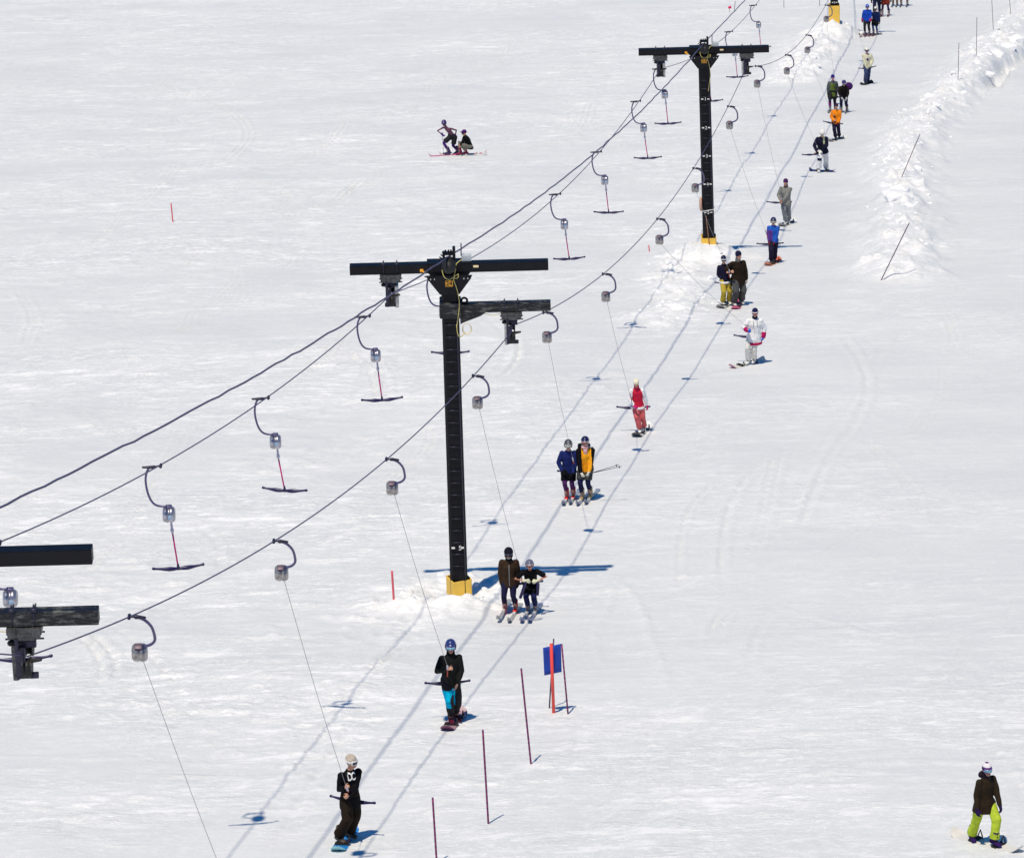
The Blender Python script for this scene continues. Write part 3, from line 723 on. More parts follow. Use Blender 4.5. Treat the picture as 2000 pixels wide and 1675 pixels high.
HANG = {}
def loaded_hanger(key, spn, reel_px, label, bar, baryaw, bartilt=0, stick=.62, via=None):
    """hanger pulled back by its rider; bar = world point of the crossbar's middle"""
    P = span_x(spn, reel_px - 5)
    for _ in range(4):
        x = proj(P + V(.06, .3, -.53))[0]; P = span_x(spn, proj(P)[0] + reel_px - x)
    t = thing('tbar_hanger', P, label, 'T-bar', 'T-bars towing riders on the right rope')
    th = R(29); M = Matrix.Rotation(th, 3, 'X')
    def q(x, y, z): return P + M @ Vector((x, y, z))
    b = B(); tube(b, [P + V(-.01, -.05, 0), P + V(-.01, .05, 0)], .026, 8); tube(b, [P, P + V(.09, 0, -.01)], .016, 8)
    tube(b, [q(.08, 0, -.01), q(.2, 0, -.03)], [.034, .018], 8); mk('grip', b, DSTEEL, t)
    A = [(.1, 0, -.01), (.2, 0, -.1), (.27, 0, -.24), (.295, 0, -.42), (.29, 0, -.56), (.23, 0, -.65), (.14, 0, -.69), (.06, 0, -.7)]
    b = B(); tube(b, [q(*p) for p in catmull(A, 5)], .021, 8); mk('hanger_arm', b, ARMM, t)
    b = B(); box(b, q(.055, 0, -.7), .11, .1, .05, M, bev=.012); mk('reel_bracket', b, mat('rusty_bracket', (.13, .09, .12), .4, .3), t)
    c = q(.062, 0, -.83)
    bb = B(); tube(bb, [c + V(x, 0, 0) for x in (-.105, -.09, -.062, -.014, -.009, .009, .014, .062, .09, .105)], [r * .130 for r in (.68, .86, .97, 1, .9, .9, 1, .97, .86, .68)], 20, False)
    mk('reel', bb, mat('loaded_spring_housing', (.36, .34, .33), .34, .6, var=.4, vscale=14, bump=.1), t)  # slightly darker, warmer metal than the reels of the empty hangers
    k = c + V(.025, .06, -.12); b = B(); tube(b, [c + V(.02, .03, -.09), k], [.035, .028], 8); mk('cord_guide', b, DSTEEL, t)
    Bp = Vector(bar); d = (k - Bp).normalized()
    if via is not None:
        e = Vector(via) - Bp; d = e.normalized(); stick = e.length + .03
    s1 = Bp + d * stick; s2 = s1 + d * .16
    b = B(); n = 14; tube(b, [s2.lerp(k, i / n) - V(0, 0, .10 * math.sin(math.pi * i / n)) for i in range(n + 1)], .0042, 5, False); mk('tow_cord', b, CORD, t)
    b = B(); tube(b, [Bp, s1], .0125, 8, False); mk('stick', b, mat('worn_red_stick', (.40, .06, .04), .5), t)
    b = B(); tube(b, [s1, s2], [.02, .017], 8); mk('cord_sleeve', b, mat('pale_sleeve', (.50, .47, .55), .5), t)
    b = B(); tee(b, Bp, baryaw, tilt=bartilt); tube(b, [Bp, Bp + d * .08], [.03, .015], 8); mk('crossbar', b, TBAR, t)
    HANG[key] = (P, c, s1, Bp, d)
    print('hanger', key, 'reel depth', round(proj(c)[2], 1), [round(v) for v in proj(c)[:2]], 'bar', [round(v, 1) for v in proj(Bp)], 'len', round((k - Bp).length, 1))
    return t

# ------------------------------------------------------------------ people
def fdir(y): return V(math.sin(y), -math.cos(y), 0)
def rdir(y): return V(math.cos(y), math.sin(y), 0)
def ik(a, b, l1, l2, hint):
    d = b - a; L = d.length
    if L > (l1 + l2) * .995: b = a + d.normalized() * (l1 + l2) * .995; d = b - a; L = d.length
    u = d / L; x = (l1 * l1 - l2 * l2 + L * L) / (2 * L); h = math.sqrt(max(0, l1 * l1 - x * x))
    n = hint - u * hint.dot(u); n = n.normalized() if n.length > 1e-4 else V(0, 0, 1)
    return a + u * x + n * h, b
def hand_caps(bm, wrist, d, pn, tside, s, curl=.5, fat=0.0):
    """palm, four unequal fingers bent at two knuckles and a thumb from the side of the palm"""
    d = d.normalized(); pn = (pn - d * pn.dot(d)).normalized(); t = tside * d.cross(pn)
    k = wrist + d * .088 * s
    tube(bm, [wrist - d * .02 * s, wrist + d * .03 * s, k], [(.026 * s + fat, .019 * s + fat), (.038 * s + fat, .019 * s + fat), (.040 * s + fat, .015 * s + fat)], 10, True, flat=t)
    for off, ln in ((.030, .070), (.010, .079), (-.010, .074), (-.029, .058)):
        p = k + t * off * s - d * .01 * s; a = 0; pts = [p]
        for j, seg in enumerate((.45, .33, .25)):
            a += curl * (.7 if j == 0 else 1.0); dd = d * math.cos(a) + pn * math.sin(a); p = p + dd * ln * seg * s; pts.append(p)
        tube(bm, pts, [(.0095 * s + fat * .8)] * 2 + [.0088 * s + fat * .8, .0078 * s + fat * .8], 8)
    p = wrist + d * .03 * s + t * .03 * s; q = p + (d * .6 + t * .75 + pn * .25).normalized() * .038 * s; r_ = q + (d * .9 + t * .15 + pn * .5).normalized() * .034 * s
    tube(bm, [p, q, r_], [.013 * s + fat, .0115 * s + fat, .009 * s + fat], 8)
PNO = [0]
def person(label, fa, fb, top, yaw=0, tyaw=None, hyaw=None, hpitch=.1, hip=(0, 0), neck=(0, 0), crouch=.06, handA=None, handB=None,
           gl=None, jacket=None, sleeves=None, trousers=None, boots=None, hat=None, hatc=(.02, .02, .05), gog=None, hem=.16, puff=1.0, bag=1.0, skin=None,
           panel=None, collar=None, hood=None, kneeyaw=None, fyaw=None, kind='board', curl=(.9, .9), belt=None, group=None, shortsl=False, shorts=None, cuffs=None, base=None, zscale=1.0, hairc=None, hipz=None, neckz=None, nk=None, elbA=None, elbB=None, leg2=None, hemw=1.0):
    PNO[0] += 1; pn = PNO[0]
    tyaw = yaw if tyaw is None else tyaw; hyaw = tyaw if hyaw is None else hyaw
    A = gpt(*fa); Bf = gpt(*fb); lift = .045 if kind else .0
    mid = (A + Bf) / 2; d = (mid - EYE).dot(FW)
    mpx = proj(mid)
    Hpx = mpx[1] - top
    s = Hpx * d / (F * cp * (1.83 - crouch)) * zscale
    s = min(max(s, .74), 1.12)
    print('person', pn, label[:28], 'd %.0f s %.2f' % (d, s))
    t = thing('person', mid, label, 'person', group)
    pf, pr = fdir(yaw), rdir(yaw); tf, tr = fdir(tyaw), rdir(tyaw); hf, hr = fdir(hyaw), rdir(hyaw)
    hpz = (.93 - crouch if hipz is None else hipz) * s
    hipc = mid + V(hip[0], hip[1], 0) * s + V(0, 0, hpz + lift)
    nkz = .53 * s if neckz is None else neckz * s
    nb = hipc + V(neck[0], neck[1], 0) * s + V(0, 0, nkz)           # neck base
    up = (nb - hipc).normalized()
    sh = nb - up * .088 * s
    headc = nb + (up * .6 + V(0, 0, .4)).normalized() * .165 * s + hf * (.015 + .12 * hpitch) * s
    hu = (V(0, 0, 1) * math.cos(hpitch) + hf * math.sin(hpitch)).normalized(); hfw = (hf * math.cos(hpitch) - V(0, 0, 1) * math.sin(hpitch)).normalized()
    HM = Matrix((hr, hfw * -1, hu)).transposed()                    # head axes: x right, y back, z up
    shA = sh - tr * .168 * s; shB = sh + tr * .168 * s
    hA = hipc - pr * .095 * s; hB = hipc + pr * .095 * s
    vx = max(.008, .009 * d / 85)
    fy = fyaw if fyaw is not None else (yaw, yaw)
    ank = [A + V(0, 0, .10 * s + lift), Bf + V(0, 0, .10 * s + lift)]
    kn = []
    for i, (h, a) in enumerate(((hA, ank[0]), (hB, ank[1]))):
        hint = fdir(fy[i]) + .0 * pf
        k_, a_ = ik(h, a, .44 * s, .43 * s, hint); kn.append(k_)
    def hp(hd, side):
        if hd is None: return mid + pr * (.27 * side) * s + pf * .06 * s + V(0, 0, .80 * s - crouch * .5 * s) + V(neck[0], neck[1], 0) * s * .6 + V(hip[0], hip[1], 0) * s
        return at_y(hd[0], hd[1], mid.y + hd[2] * s)
    wr = [hp(handA, -1), hp(handB, 1)]; el = []
    for i, (a, side, eh) in enumerate(((shA, -1, elbA), (shB, 1, elbB))):
        hint = (tr * side * .8 - tf * .6 + V(0, 0, -.5)) if eh is None else Vector(eh)
        e, w_ = ik(a, wr[i], .29 * s, .27 * s, hint); el.append(e); wr[i] = w_
    # --- body: one continuous surface
    b = B()
    ell(b, headc, .074 * s, .094 * s, .115 * s, HM)
    H = lambda x, y, z: headc + HM @ (Vector((x, y, z)) * s)
    tube(b, [H(0, -.092, .005), H(0, -.112, -.028)], [.009 * s, .015 * s], 8)            # nose
    ell(b, H(0, -.058, -.085), .042 * s, .045 * s, .032 * s, HM)                          # chin
    tube(b, [H(-.03, -.088, .02), H(.03, -.088, .02)], .012 * s, 8)                        # brow
    for sx in (-1, 1): ell(b, H(.076 * sx, .01, -.005), .012 * s, .022 * s, .032 * s, HM, 8, 6)
    tube(b, [nb - up * .06 * s, headc - hu * .07 * s], [.06 * s, .05 * s], 12)
    tb = [(0, .145, .10), (.18, .13, .095), (.34, .150, .100), (.42, .145, .088), (.49, .085, .062)]
    rr = []
    for z, a, c in tb:
        k = z / .53; m = (pr * (1 - k) + tr * k).normalized(); mf = (pf * (1 - k) + tf * k).normalized(); rr.append((hipc.lerp(nb, k), m * a * s * .94, mf * c * s * .94))
    loft(b, rr, 16)
    for i in (0, 1):
        sA = (shA, shB)[i]; hh = (hA, hB)[i]
        tube(b, [sA - up * .012 * s, el[i], wr[i]], [.046 * s, .040 * s, .029 * s], 10)
        tube(b, [hh, kn[i], ank[i], ank[i] - V(0, 0, .05 * s)], [.084 * s, .052 * s, .036 * s, .034 * s] if trousers else [.088 * s, .058 * s, .042 * s, .04 * s], 12)
        dd = (wr[i] - el[i]).normalized(); pnrm = (tr * (1 if i == 0 else -1) + V(0, 0, -.3))
        hand_caps(b, wr[i], dd, pnrm, (1 if i == 0 else -1), s, curl[i])
    body = mk('body', remesh(b, vx, 2), skin or SKIN, t)
    b = B(); tube(b, [H(-.024, -.1, -.062), H(0, -.108, -.06), H(.024, -.1, -.062)], .006 * s, 6); mk('mouth', b, LIP, t)
    if gog is None:
        for sx in (-1, 1):
            b = B(); ell(b, H(.033 * sx, -.084, .0), .017 * s, .012 * s, .011 * s, HM, 8, 6); mk('eye', b, DARK, t)
    # --- trousers
    if trousers:
        b = B(); w = 1.0 * bag
        rr = [(hipc + up * .13 * s, pr * .155 * s, pf * .118 * s), (hipc + up * .04 * s, pr * .165 * s * (.6 + .4 * w), pf * .13 * s * (.6 + .4 * w)), (hipc - V(0, 0, .05 * s), pr * .17 * s * (.6 + .4 * w), pf * .125 * s * (.6 + .4 * w)), (hipc - V(0, 0, .09 * s), pr * .13 * s, pf * .1 * s)]
        loft(b, rr, 16)
        for i in (0, 1):
            hh = (hA, hB)[i] - V(0, 0, .03 * s); a = ank[i] + V(0, 0, (.03 if bag >= 1.1 else .07) * s)
            tube(b, [hh, hh.lerp(kn[i], .5), kn[i], kn[i].lerp(a, .5), a], [.105 * s * (.7 + .3 * w), .098 * s * (.5 + .5 * w), .080 * s * w, .078 * s * w, (.086 * w if bag >= 1.1 else .058 * max(w, .9)) * s], 14, bag < 1.1)
        me = remesh(b, vx * 1.35, 3); wrinkle(me, .006 * s * w, pn, 15 / s)
        mats = [trousers]
        if leg2:   # a differently coloured section between two heights
            mats = [trousers, leg2[0]]
            for q in mats: me.materials.append(q)
            z0, z1 = leg2[1] * s + mid.z, leg2[2] * s + mid.z
            for p in me.polygons: p.material_index = 1 if z0 < p.center.z < z1 and (len(leg2) < 4 or leg2[3](p.center - mid)) else 0
        mk('trousers', me, mats, t)
    if shorts:
        b = B()
        rr = [(hipc + up * .12 * s, pr * .165 * s, pf * .128 * s), (hipc, pr * .185 * s, pf * .145 * s), (hipc - V(0, 0, .09 * s), pr * .16 * s, pf * .13 * s)]
        loft(b, rr, 16)
        for i in (0, 1):
            hh = (hA, hB)[i] - V(0, 0, .02 * s); tube(b, [hh, hh.lerp(kn[i], .5), hh.lerp(kn[i], .82)], [.115 * s, .112 * s, .108 * s], 14, False)
        me = remesh(b, vx * 1.35, 3); wrinkle(me, .006 * s, pn + 50, 15 / s); mk('shorts', me, shorts, t)
    # --- jacket with sleeves
    if jacket:
        b = B(); w = puff
        fl = (1 + .3 * max(0, bag - .9)) * hemw; prof = [(-hem - .02, .192 * fl, .16 * fl), (-hem, .192 * fl, .16 * fl), (-.05, .188 * (.4 + .6 * fl), .152 * (.4 + .6 * fl)), (.08, .168, .132), (.22, .175, .135), (.34, .188, .140), (.41, .172, .122), (.46, .135, .100), (.50, .098, .082), (.54, .072, .068)]
        rr = []
        for z, a, c in prof:
            k = max(0, min(1, z / .53)); m = (pr * (1 - k) + tr * k).normalized(); mf = (pf * (1 - k) + tf * k).normalized()
            cc = hipc + up * z * s if z > 0 else hipc + V(0, 0, z * s)
            rr.append((cc, m * a * s * (w if z < .40 else 1), mf * c * s * (w if z < .40 else 1)))
        loft(b, rr, 18, .1)
        bs = b if sleeves is None else B()
        for i in (0, 1):
            sA = (shA, shB)[i] ; e_ = el[i]; w2 = sA.lerp(e_, .85) if shortsl else wr[i] - (wr[i] - e_).normalized() * .015 * s
            if shortsl: (tube(bs, [sA - up * .01 * s, sA.lerp(e_, .5), w2], [.078 * s, .076 * s, .075 * s], 12, False), ell(bs, sA - up * .01 * s, .074 * s, .074 * s, .072 * s))
            else: tube(bs, [sA - up * .005 * s, sA.lerp(e_, .5), e_, e_.lerp(w2, .5), w2], [.072 * s * w, .072 * s * w, .066 * s * w, .058 * s * w, .046 * s * w], 12, True); ell(bs, sA - up * .01 * s, .076 * s * w, .076 * s * w, .074 * s * w)
        me = remesh(b, vx * 1.35, 3); wrinkle(me, .0055 * s * w, pn + 100, 14 / s)
        mats = [jacket]
        if panel:
            mats += panel[0]
            for q in mats: me.materials.append(q)
            for p in me.polygons:
                r_ = (p.center - hipc) / s
                p.material_index = panel[1](r_.dot(tr), r_.dot(tf), r_.z)
        jk = mk('jacket', me, mats, t)
        if sleeves is not None:
            me = remesh(bs, vx * 1.35, 3); wrinkle(me, .0055 * s, pn + 150, 14 / s); mk('sleeves', me, sleeves, t)
        if collar:
            b = B(); c0 = nb - up * .02 * s
            tube(b, [c0, c0 + up * .05 * s, c0 + up * .085 * s], [.085 * s, .082 * s, .076 * s], 14, True); mk('collar', b, collar, t)
        if hood:
            b = B(); ell(b, nb - tf * .09 * s + up * .02 * s, .13 * s, .075 * s, .085 * s, Matrix((tr, tf * -1, up)).transposed()); me = remesh(b, vx * 1.4, 1); wrinkle(me, .006 * s, pn); mk('hood', me, hood, t)
        if belt:
            b = B(); z = -hem + .02
            loft(b, [(hipc + V(0, 0, (z - .035) * s), pr * .205 * fl * s * w, pf * .175 * fl * s * w), (hipc + V(0, 0, (z + .035) * s), pr * .205 * fl * s * w, pf * .175 * fl * s * w)], 20, .0); mk('hem_band', b, belt, t)
        if cuffs:
            for i in (0, 1):
                dd = (wr[i] - el[i]).normalized(); b = B(); tube(b, [wr[i] - dd * .1 * s, wr[i] - dd * .0 * s], [.066 * s * w, .06 * s * w], 12); mk('cuff', b, cuffs, t)
    else: jk = None
    # --- gloves
    if gl:
        for i in (0, 1):
            dd = (wr[i] - el[i]).normalized(); pnrm = (tr * (1 if i == 0 else -1) + V(0, 0, -.3)); b = B()
            hand_caps(b, wr[i], dd, pnrm, (1 if i == 0 else -1), s * 1.02, curl[i], .007 * s)
            tube(b, [wr[i] - dd * .05 * s, wr[i] + dd * .02 * s], [.048 * s, .040 * s], 10)
            mk('glove', remesh(b, max(.008, vx), 1), gl, t)
    # --- boots
    if boots:
        for i in (0, 1):
            b = B(); f = fdir(fy[i]); r = rdir(fy[i]); a = ank[i]; g0 = a - V(0, 0, .055 * s)
            tube(b, [g0 - f * .085 * s - V(0, 0, .0), g0 + f * .05 * s, g0 + f * .165 * s], [(.05 * s, .05 * s), (.056 * s, .052 * s), (.052 * s, .036 * s)], 12, True, flat=r)
            tube(b, [a - f * .05 * s, a + f * .0 * s + V(0, 0, .10 * s), a + f * .035 * s + V(0, 0, .21 * s)], [.062 * s, .066 * s, .074 * s], 12, False)
            bo = mk('ski_boot' if kind == 'ski' else 'snowboard_boot', remesh(b, vx * 1.2, 2), boots, t)
            for z in (.02, .09, .15):
                b = B(); tube(b, [a + r * -.055 * s + f * .045 * s + V(0, 0, z * s), a + f * (.085 + .01) * s + V(0, 0, z * s), a + r * .055 * s + f * .045 * s + V(0, 0, z * s)], .009 * s, 6); mk('buckle', b, STEEL if kind == 'ski' else RUB, bo)
    # --- headwear
    if hat in ('helmet', 'beanie', 'cap', 'hood'):
        b = B()
        if hat == 'helmet':
            ell(b, H(0, .02, .038), .107 * s, .122 * s, .110 * s, HM, 20, 14)
            for sx in (-1, 1): ell(b, H(.08 * sx, .02, -.03), .028 * s, .052 * s, .062 * s, HM)
            tube(b, [H(-.06, -.085, .062), H(0, -.108, .066), H(.06, -.085, .062)], .014 * s, 8)
        elif hat == 'beanie':
            ell(b, H(0, .014, .052), .092 * s, .108 * s, .098 * s, HM, 20, 14); ell(b, H(0, .01, .03), .092 * s, .108 * s, .035 * s, HM)
            for sx in (-1, 1): ell(b, H(.072 * sx, .012, .0), .018 * s, .04 * s, .04 * s, HM)
        elif hat == 'cap':
            ell(b, H(0, .012, .05), .088 * s, .106 * s, .08 * s, HM, 20, 14); tube(b, [H(0, -.07, .055), H(0, -.165, .045)], [(.075 * s, .012 * s), (.06 * s, .008 * s)], 14, True, flat=hr)
        elif hat == 'hood':
            ell(b, H(0, .025, .03), .115 * s, .13 * s, .125 * s, HM, 20, 14); ell(b, H(0, .05, -.08), .11 * s, .1 * s, .08 * s, HM)
        me = remesh(b, vx, 2)
        if hat == 'beanie': wrinkle(me, .002 * s, pn, 60)
        hm = hatc if isinstance(hatc, bpy.types.Material) else (mat('helmet_%d_%d_%d' % tuple(int(c * 99) for c in hatc), hatc, .28, var=.05) if hat == 'helmet' else fab(hatc))
        ho = mk('helmet' if hat == 'helmet' else ('hood' if hat == 'hood' else ('cap' if hat == 'cap' else 'beanie')), me, hm, t)
        if hat == 'helmet':
            b = B(); ell(b, H(0, -.098, .078), .018 * s, .012 * s, .014 * s, HM, 8, 6); mk('badge', b, WHT, ho)
    if hairc:
        b = B(); ell(b, H(0, .03, -.02), .088 * s, .085 * s, .09 * s, HM); mk('hair', remesh(b, vx, 1), hairc, t)
    if gog:
        fr, ln, st, zz = gog if len(gog) == 4 else (*gog, .012)
        def band(nm, mt, rx, ry, z0, z1, a0, a1, th, par, n=18):
            b = B(); ring = []
            for i in range(n + 1):
                a = a0 + (a1 - a0) * i / n; row = []
                for (k, z) in ((1, z0), (1, z1), (1 - th, z1), (1 - th, z0)):
                    row.append(b.verts.new(H(rx * k * math.sin(a), -ry * k * math.cos(a) + .004, z)))
                ring.append(row)
            for r0, r1 in zip(ring[:-1], ring[1:]):
                for j in range(4): b.faces.new((r0[j], r0[(j + 1) % 4], r1[(j + 1) % 4], r1[j]))
            if abs(a1 - a0) < 6.2:
                b.faces.new(ring[0]); b.faces.new(ring[-1][::-1])
            return mk(nm, b, mt, par)
        big = hat == 'helmet'
        g = band('goggles', fr, .098, .118, zz - .045, zz + .040, -1.15, 1.15, .18, t)
        band('lens', ln, .102, .124, zz - .030, zz + .028, -.95, .95, .12, g)
        band('strap', st, .113 if big else .100, .128 if big else .118, zz - .008, zz + .022, 1.1, 2 * math.pi - 1.1, .06, g, 24)
    return dict(t=t, s=s, mid=mid, hip=hipc, nb=nb, wr=wr, el=el, A=A, B=Bf, yaw=yaw, tf=tf, tr=tr, pf=pf, pr=pr, head=headc, up=up, jk=jk, H=H, HM=HM, sh=(shA, shB))

def slope_z(x, y): return G(x, y)
def ski(c, yaw, label, m, m2, L=1.68, back=.72, tip=.14):
    f = fdir(yaw); r = rdir(yaw); n = 26; b = B(); rows = []
    p0 = c - f * back; p1 = c + f * (L - back); z0 = max(G(c.x, c.y), 0 * 1.0 + G(c.x, c.y)); g0 = base_line(c, f, back, L)
    for i in range(n + 1):
        u = i / n; p = p0.lerp(p1, u); w = .036 + .016 * abs(2 * u - 1.05) ** 2
        if u > .93: w *= max(.25, 1 - ((u - .93) / .07) ** 2 * .75)
        z = g0[0] + g0[1] * (u * L - back) + .012 + (tip * ((u - .86) / .14) ** 2 if u > .86 else 0) + (.02 * ((.05 - u) / .05) if u < .05 else 0)
        rows.append([b.verts.new((p.x + r.x * k, p.y + r.y * k, z + h)) for k, h in ((-w, 0), (w, 0), (w, .016), (-w, .016))])
    for a, q in zip(rows[:-1], rows[1:]):
        for j in range(4): b.faces.new((a[j], a[(j + 1) % 4], q[(j + 1) % 4], q[j]))
    b.faces.new(rows[0]); b.faces.new(rows[-1][::-1])
    o = mk('ski', b, m, loc=Vector((c.x, c.y, g0[0])), smooth=False); tag(o, label, 'ski')
    for dx, l in ((.19, .07), (-.17, .09)):
        b = B(); q = c + f * dx; M = Matrix((r, f, V(0, 0, 1))).transposed(); box(b, (q.x, q.y, g0[0] + g0[1] * dx + .05), .062, l, .05, M, bev=.01); mk('binding', b, m2, o, smooth=False)
    return o
def base_line(c, f, back, L):
    """straight contact line along the snow: height at c and gradient"""
    us = np.linspace(-back, L - back, 9); z = ground_np(c.x + f.x * us, c.y + f.y * us)
    k = float(np.polyfit(us, z, 1)[0]); off = float(np.max(z - k * us)); return off - .012, k
def skis(pr_, who, m, m2, yaw=None, L=1.68, back=.72):
    for c, w in ((pr_['A'], 'left'), (pr_['B'], 'right')):
        yw = pr_.get('skiyaw', R(-9)) if yaw is None else yaw
        ski(Vector(c), yw, '%s-hand ski under %s' % (w, who), m, m2, L, back)
def snowboard(c, yaw, label, m, edge, L=1.52, W=.145, stance=.25, tip=.12):
    f = fdir(yaw); r = rdir(yaw); g = base_line(Vector(c), f, L / 2, L); n = 30; b = B(); rows = []
    for i in range(n + 1):
        u = i / n; e = abs(2 * u - 1); w = W * (.86 + .14 * e * e)
        if e > .78: w *= math.sqrt(max(.02, 1 - ((e - .78) / .22) ** 2))
        x = (u - .5) * L; z = g[0] + g[1] * x + .012 + (tip * ((e - .74) / .26) ** 2 if e > .74 else 0); p = Vector(c) + f * x
        rows.append([b.verts.new((p.x + r.x * k, p.y + r.y * k, z + h)) for k, h in ((-w, 0), (w, 0), (w, .014), (-w, .014))])
    for a, q in zip(rows[:-1], rows[1:]):
        for j in range(4):
            fc = b.faces.new((a[j], a[(j + 1) % 4], q[(j + 1) % 4], q[j])); fc.material_index = 0 if j == 2 else 1
    b.faces.new(rows[0]); b.faces.new(rows[-1][::-1])
    me = bpy.data.meshes.new('snowboard'); bmesh.ops.recalc_face_normals(b, faces=b.faces[:]); b.to_mesh(me); b.free(); me.materials.append(m); me.materials.append(edge)
    o = mk('snowboard', me, [m, edge], loc=Vector((c[0], c[1], g[0])), smooth=False); tag(o, label, 'snowboard')
    for q in (-1, 1):
        b = B(); p = Vector(c) + f * stance * q; M = Matrix((r, f, V(0, 0, 1))).transposed(); zz = g[0] + g[1] * stance * q
        box(b, (p.x, p.y, zz + .04), .24, .11, .022, M, bev=.006)
        h = p + r * .12; tube(b, [(h.x - f.x * .05, h.y - f.y * .05, zz + .05), (h.x, h.y, zz + .17), (h.x + f.x * .05, h.y + f.y * .05, zz + .05)], .012, 6)
        mk('binding', b, RUB, o, smooth=False)
    return o
def bp(px, py, P, dy): return at_y(px, py, P['mid'].y + dy)

NAVY = fab((.010, .012, .05)); BLK = fab((.004, .004, .006)); CHAR = fab((.02, .02, .022)); BRN = fab((.040, .022, .013)); DBRN = fab((.018, .011, .007))
WHITE = fab((.80, .80, .80)); CREAM = fab((.72, .68, .52)); GREYF = fab((.14, .14, .14)); LGREY = fab((.30, .31, .31)); BLUE = fab((.02, .09, .55)); RED = fab((.55, .015, .05))
WPL = mat('white_plastic', (.8, .8, .8), .35); WLEN = mat('red_lens', (.18, .01, .01), .15, spec=.8); IRI = mat('mirror_lens', (.25, .50, .62), .15, .3, var=.5, vscale=6); DLEN = mat('dark_lens', (.012, .008, .04), .12, spec=.9)
REDB = mat('red_boot', (.72, .03, .02), .35); WB = mat('white_boot', (.72, .71, .66), .5); BB = mat('black_boot', (.015, .015, .018), .4); GB = mat('grey_boot', (.22, .22, .24), .4); TB = mat('tan_boot', (.45, .32, .14), .5); PBT = mat('brown_boot', (.07, .05, .035), .55)
BIND = mat('binding_plastic', (.03, .03, .03), .4); BINDW = mat('pale_binding', (.6, .6, .58), .4)
def brd(n, c): return mat('board_' + n, c, .3, var=.08, vscale=5)
GRP = 'riders on the T-bar lift'

# 1 snowboarder in the foreground
P = person('snowboarder in black sweatshirt with white chest letters and beige beanie', (663, 1646), (684, 1637), 1466, yaw=R(40), tyaw=R(26), hyaw=R(66), hpitch=.15,
    hip=(.13, .02), neck=(.02, -.02), crouch=.025, handA=(674, 1537, -.30), handB=(681, 1551, -.32), jacket=BLK, trousers=DBRN, bag=1.35, hem=.24, boots=PBT, hat='beanie', hatc=(.52, .45, .37), gog=(WPL, DLEN, WPL), elbA=(-.35, .5, -.8), elbB=(.4, .5, -.8),
    fyaw=(R(35), R(40)), curl=(1.1, 1.1), group=GRP)
snowboard((P['A'] + P['B']) / 2, R(-9), 'blue snowboard seen end-on under the boarder in black sweatshirt', brd('blue', (.02, .22, .62)), brd('aqua', (.30, .62, .68)), L=1.36)
loaded_hanger('a', RS0, 548, 'T-bar towing the boarder with white chest letters, bar behind his hips', bp(689, 1564, P, .16), R(-24), .02, via=(P['wr'][0] + P['wr'][1]) / 2 + V(.02, -.05, .03))
# chest letters, laid on the cloth
def chest_letters(P, txt, px, py, size):
    jk = P['jk']; me = jk.data; bm = bmesh.new(); bm.from_mesh(me); bt = BVHTree.FromBMesh(bm); org = ORG[jk.name]
    f, r = P['tf'], P['tr']; c = at_y(px, py, P['mid'].y + P['tf'].y * .14) - org
    tm = text_mesh(txt, size, 0, .005); b2 = bmesh.new(); b2.from_mesh(tm); bmesh.ops.triangulate(b2, faces=b2.faces[:])
    for _ in range(2): bmesh.ops.subdivide_edges(b2, edges=[e for e in b2.edges if e.calc_length() > .02], cuts=1)
    for v in b2.verts:
        o = c + r * v.co.x * .62 + P['up'] * v.co.y + f * .5
        h = bt.ray_cast(o, -f); v.co = (h[0] if h[0] is not None else c + r * v.co.x * .62 + P['up'] * v.co.y) + f * .006
    res = bmesh.ops.extrude_face_region(b2, geom=b2.faces[:])
    for v in [g for g in res['geom'] if isinstance(g, bmesh.types.BMVert)]: v.co += f * .004
    for v in b2.verts: v.co += org
    mk('chest_print', b2, WHT, jk, smooth=False); bm.free()
chest_letters(P, 'D', 684.2, 1518, .18); chest_letters(P, 'C', 692.4, 1518, .18)

# 2 snowboarder with cyan shorts
P = person('snowboarder in black jacket and blue helmet with cyan patch on his trousers', (881, 1413), (892, 1408), 1243, yaw=R(14), tyaw=R(6), hyaw=R(0), hip=(-.05, .02), neck=(.03, -.02), crouch=.02,
    handA=(874, 1306, -.34), handB=(893, 1335, -.12), jacket=fab((.010, .011, .010)), trousers=CHAR, bag=1.08, puff=.94, hem=.12, boots=fab((.10, .012, .03)), hat='helmet', hatc=(.025, .04, .17), gog=(mat('purple_frame', (.14, .05, .28), .4), IRI, NAVY),
    fyaw=(R(10), R(20)), leg2=(fab((.0, .42, .66)), .43, .78, lambda q: q.x - q.y * .5 < .09), curl=(1.1, .5), group=GRP, collar=BLK)
snowboard((P['A'] + P['B']) / 2, R(-12), 'pale pink snowboard under the boarder with the cyan trouser patch', brd('pink', (.40, .26, .30)), brd('maroon', (.16, .05, .10)), L=1.35)
loaded_hanger('b', RS0, 765, 'T-bar towing the boarder in blue helmet and cyan patched trousers', bp(874, 1334, P, .17), R(4), .0, via=P['wr'][0] + V(.0, -.06, .02))
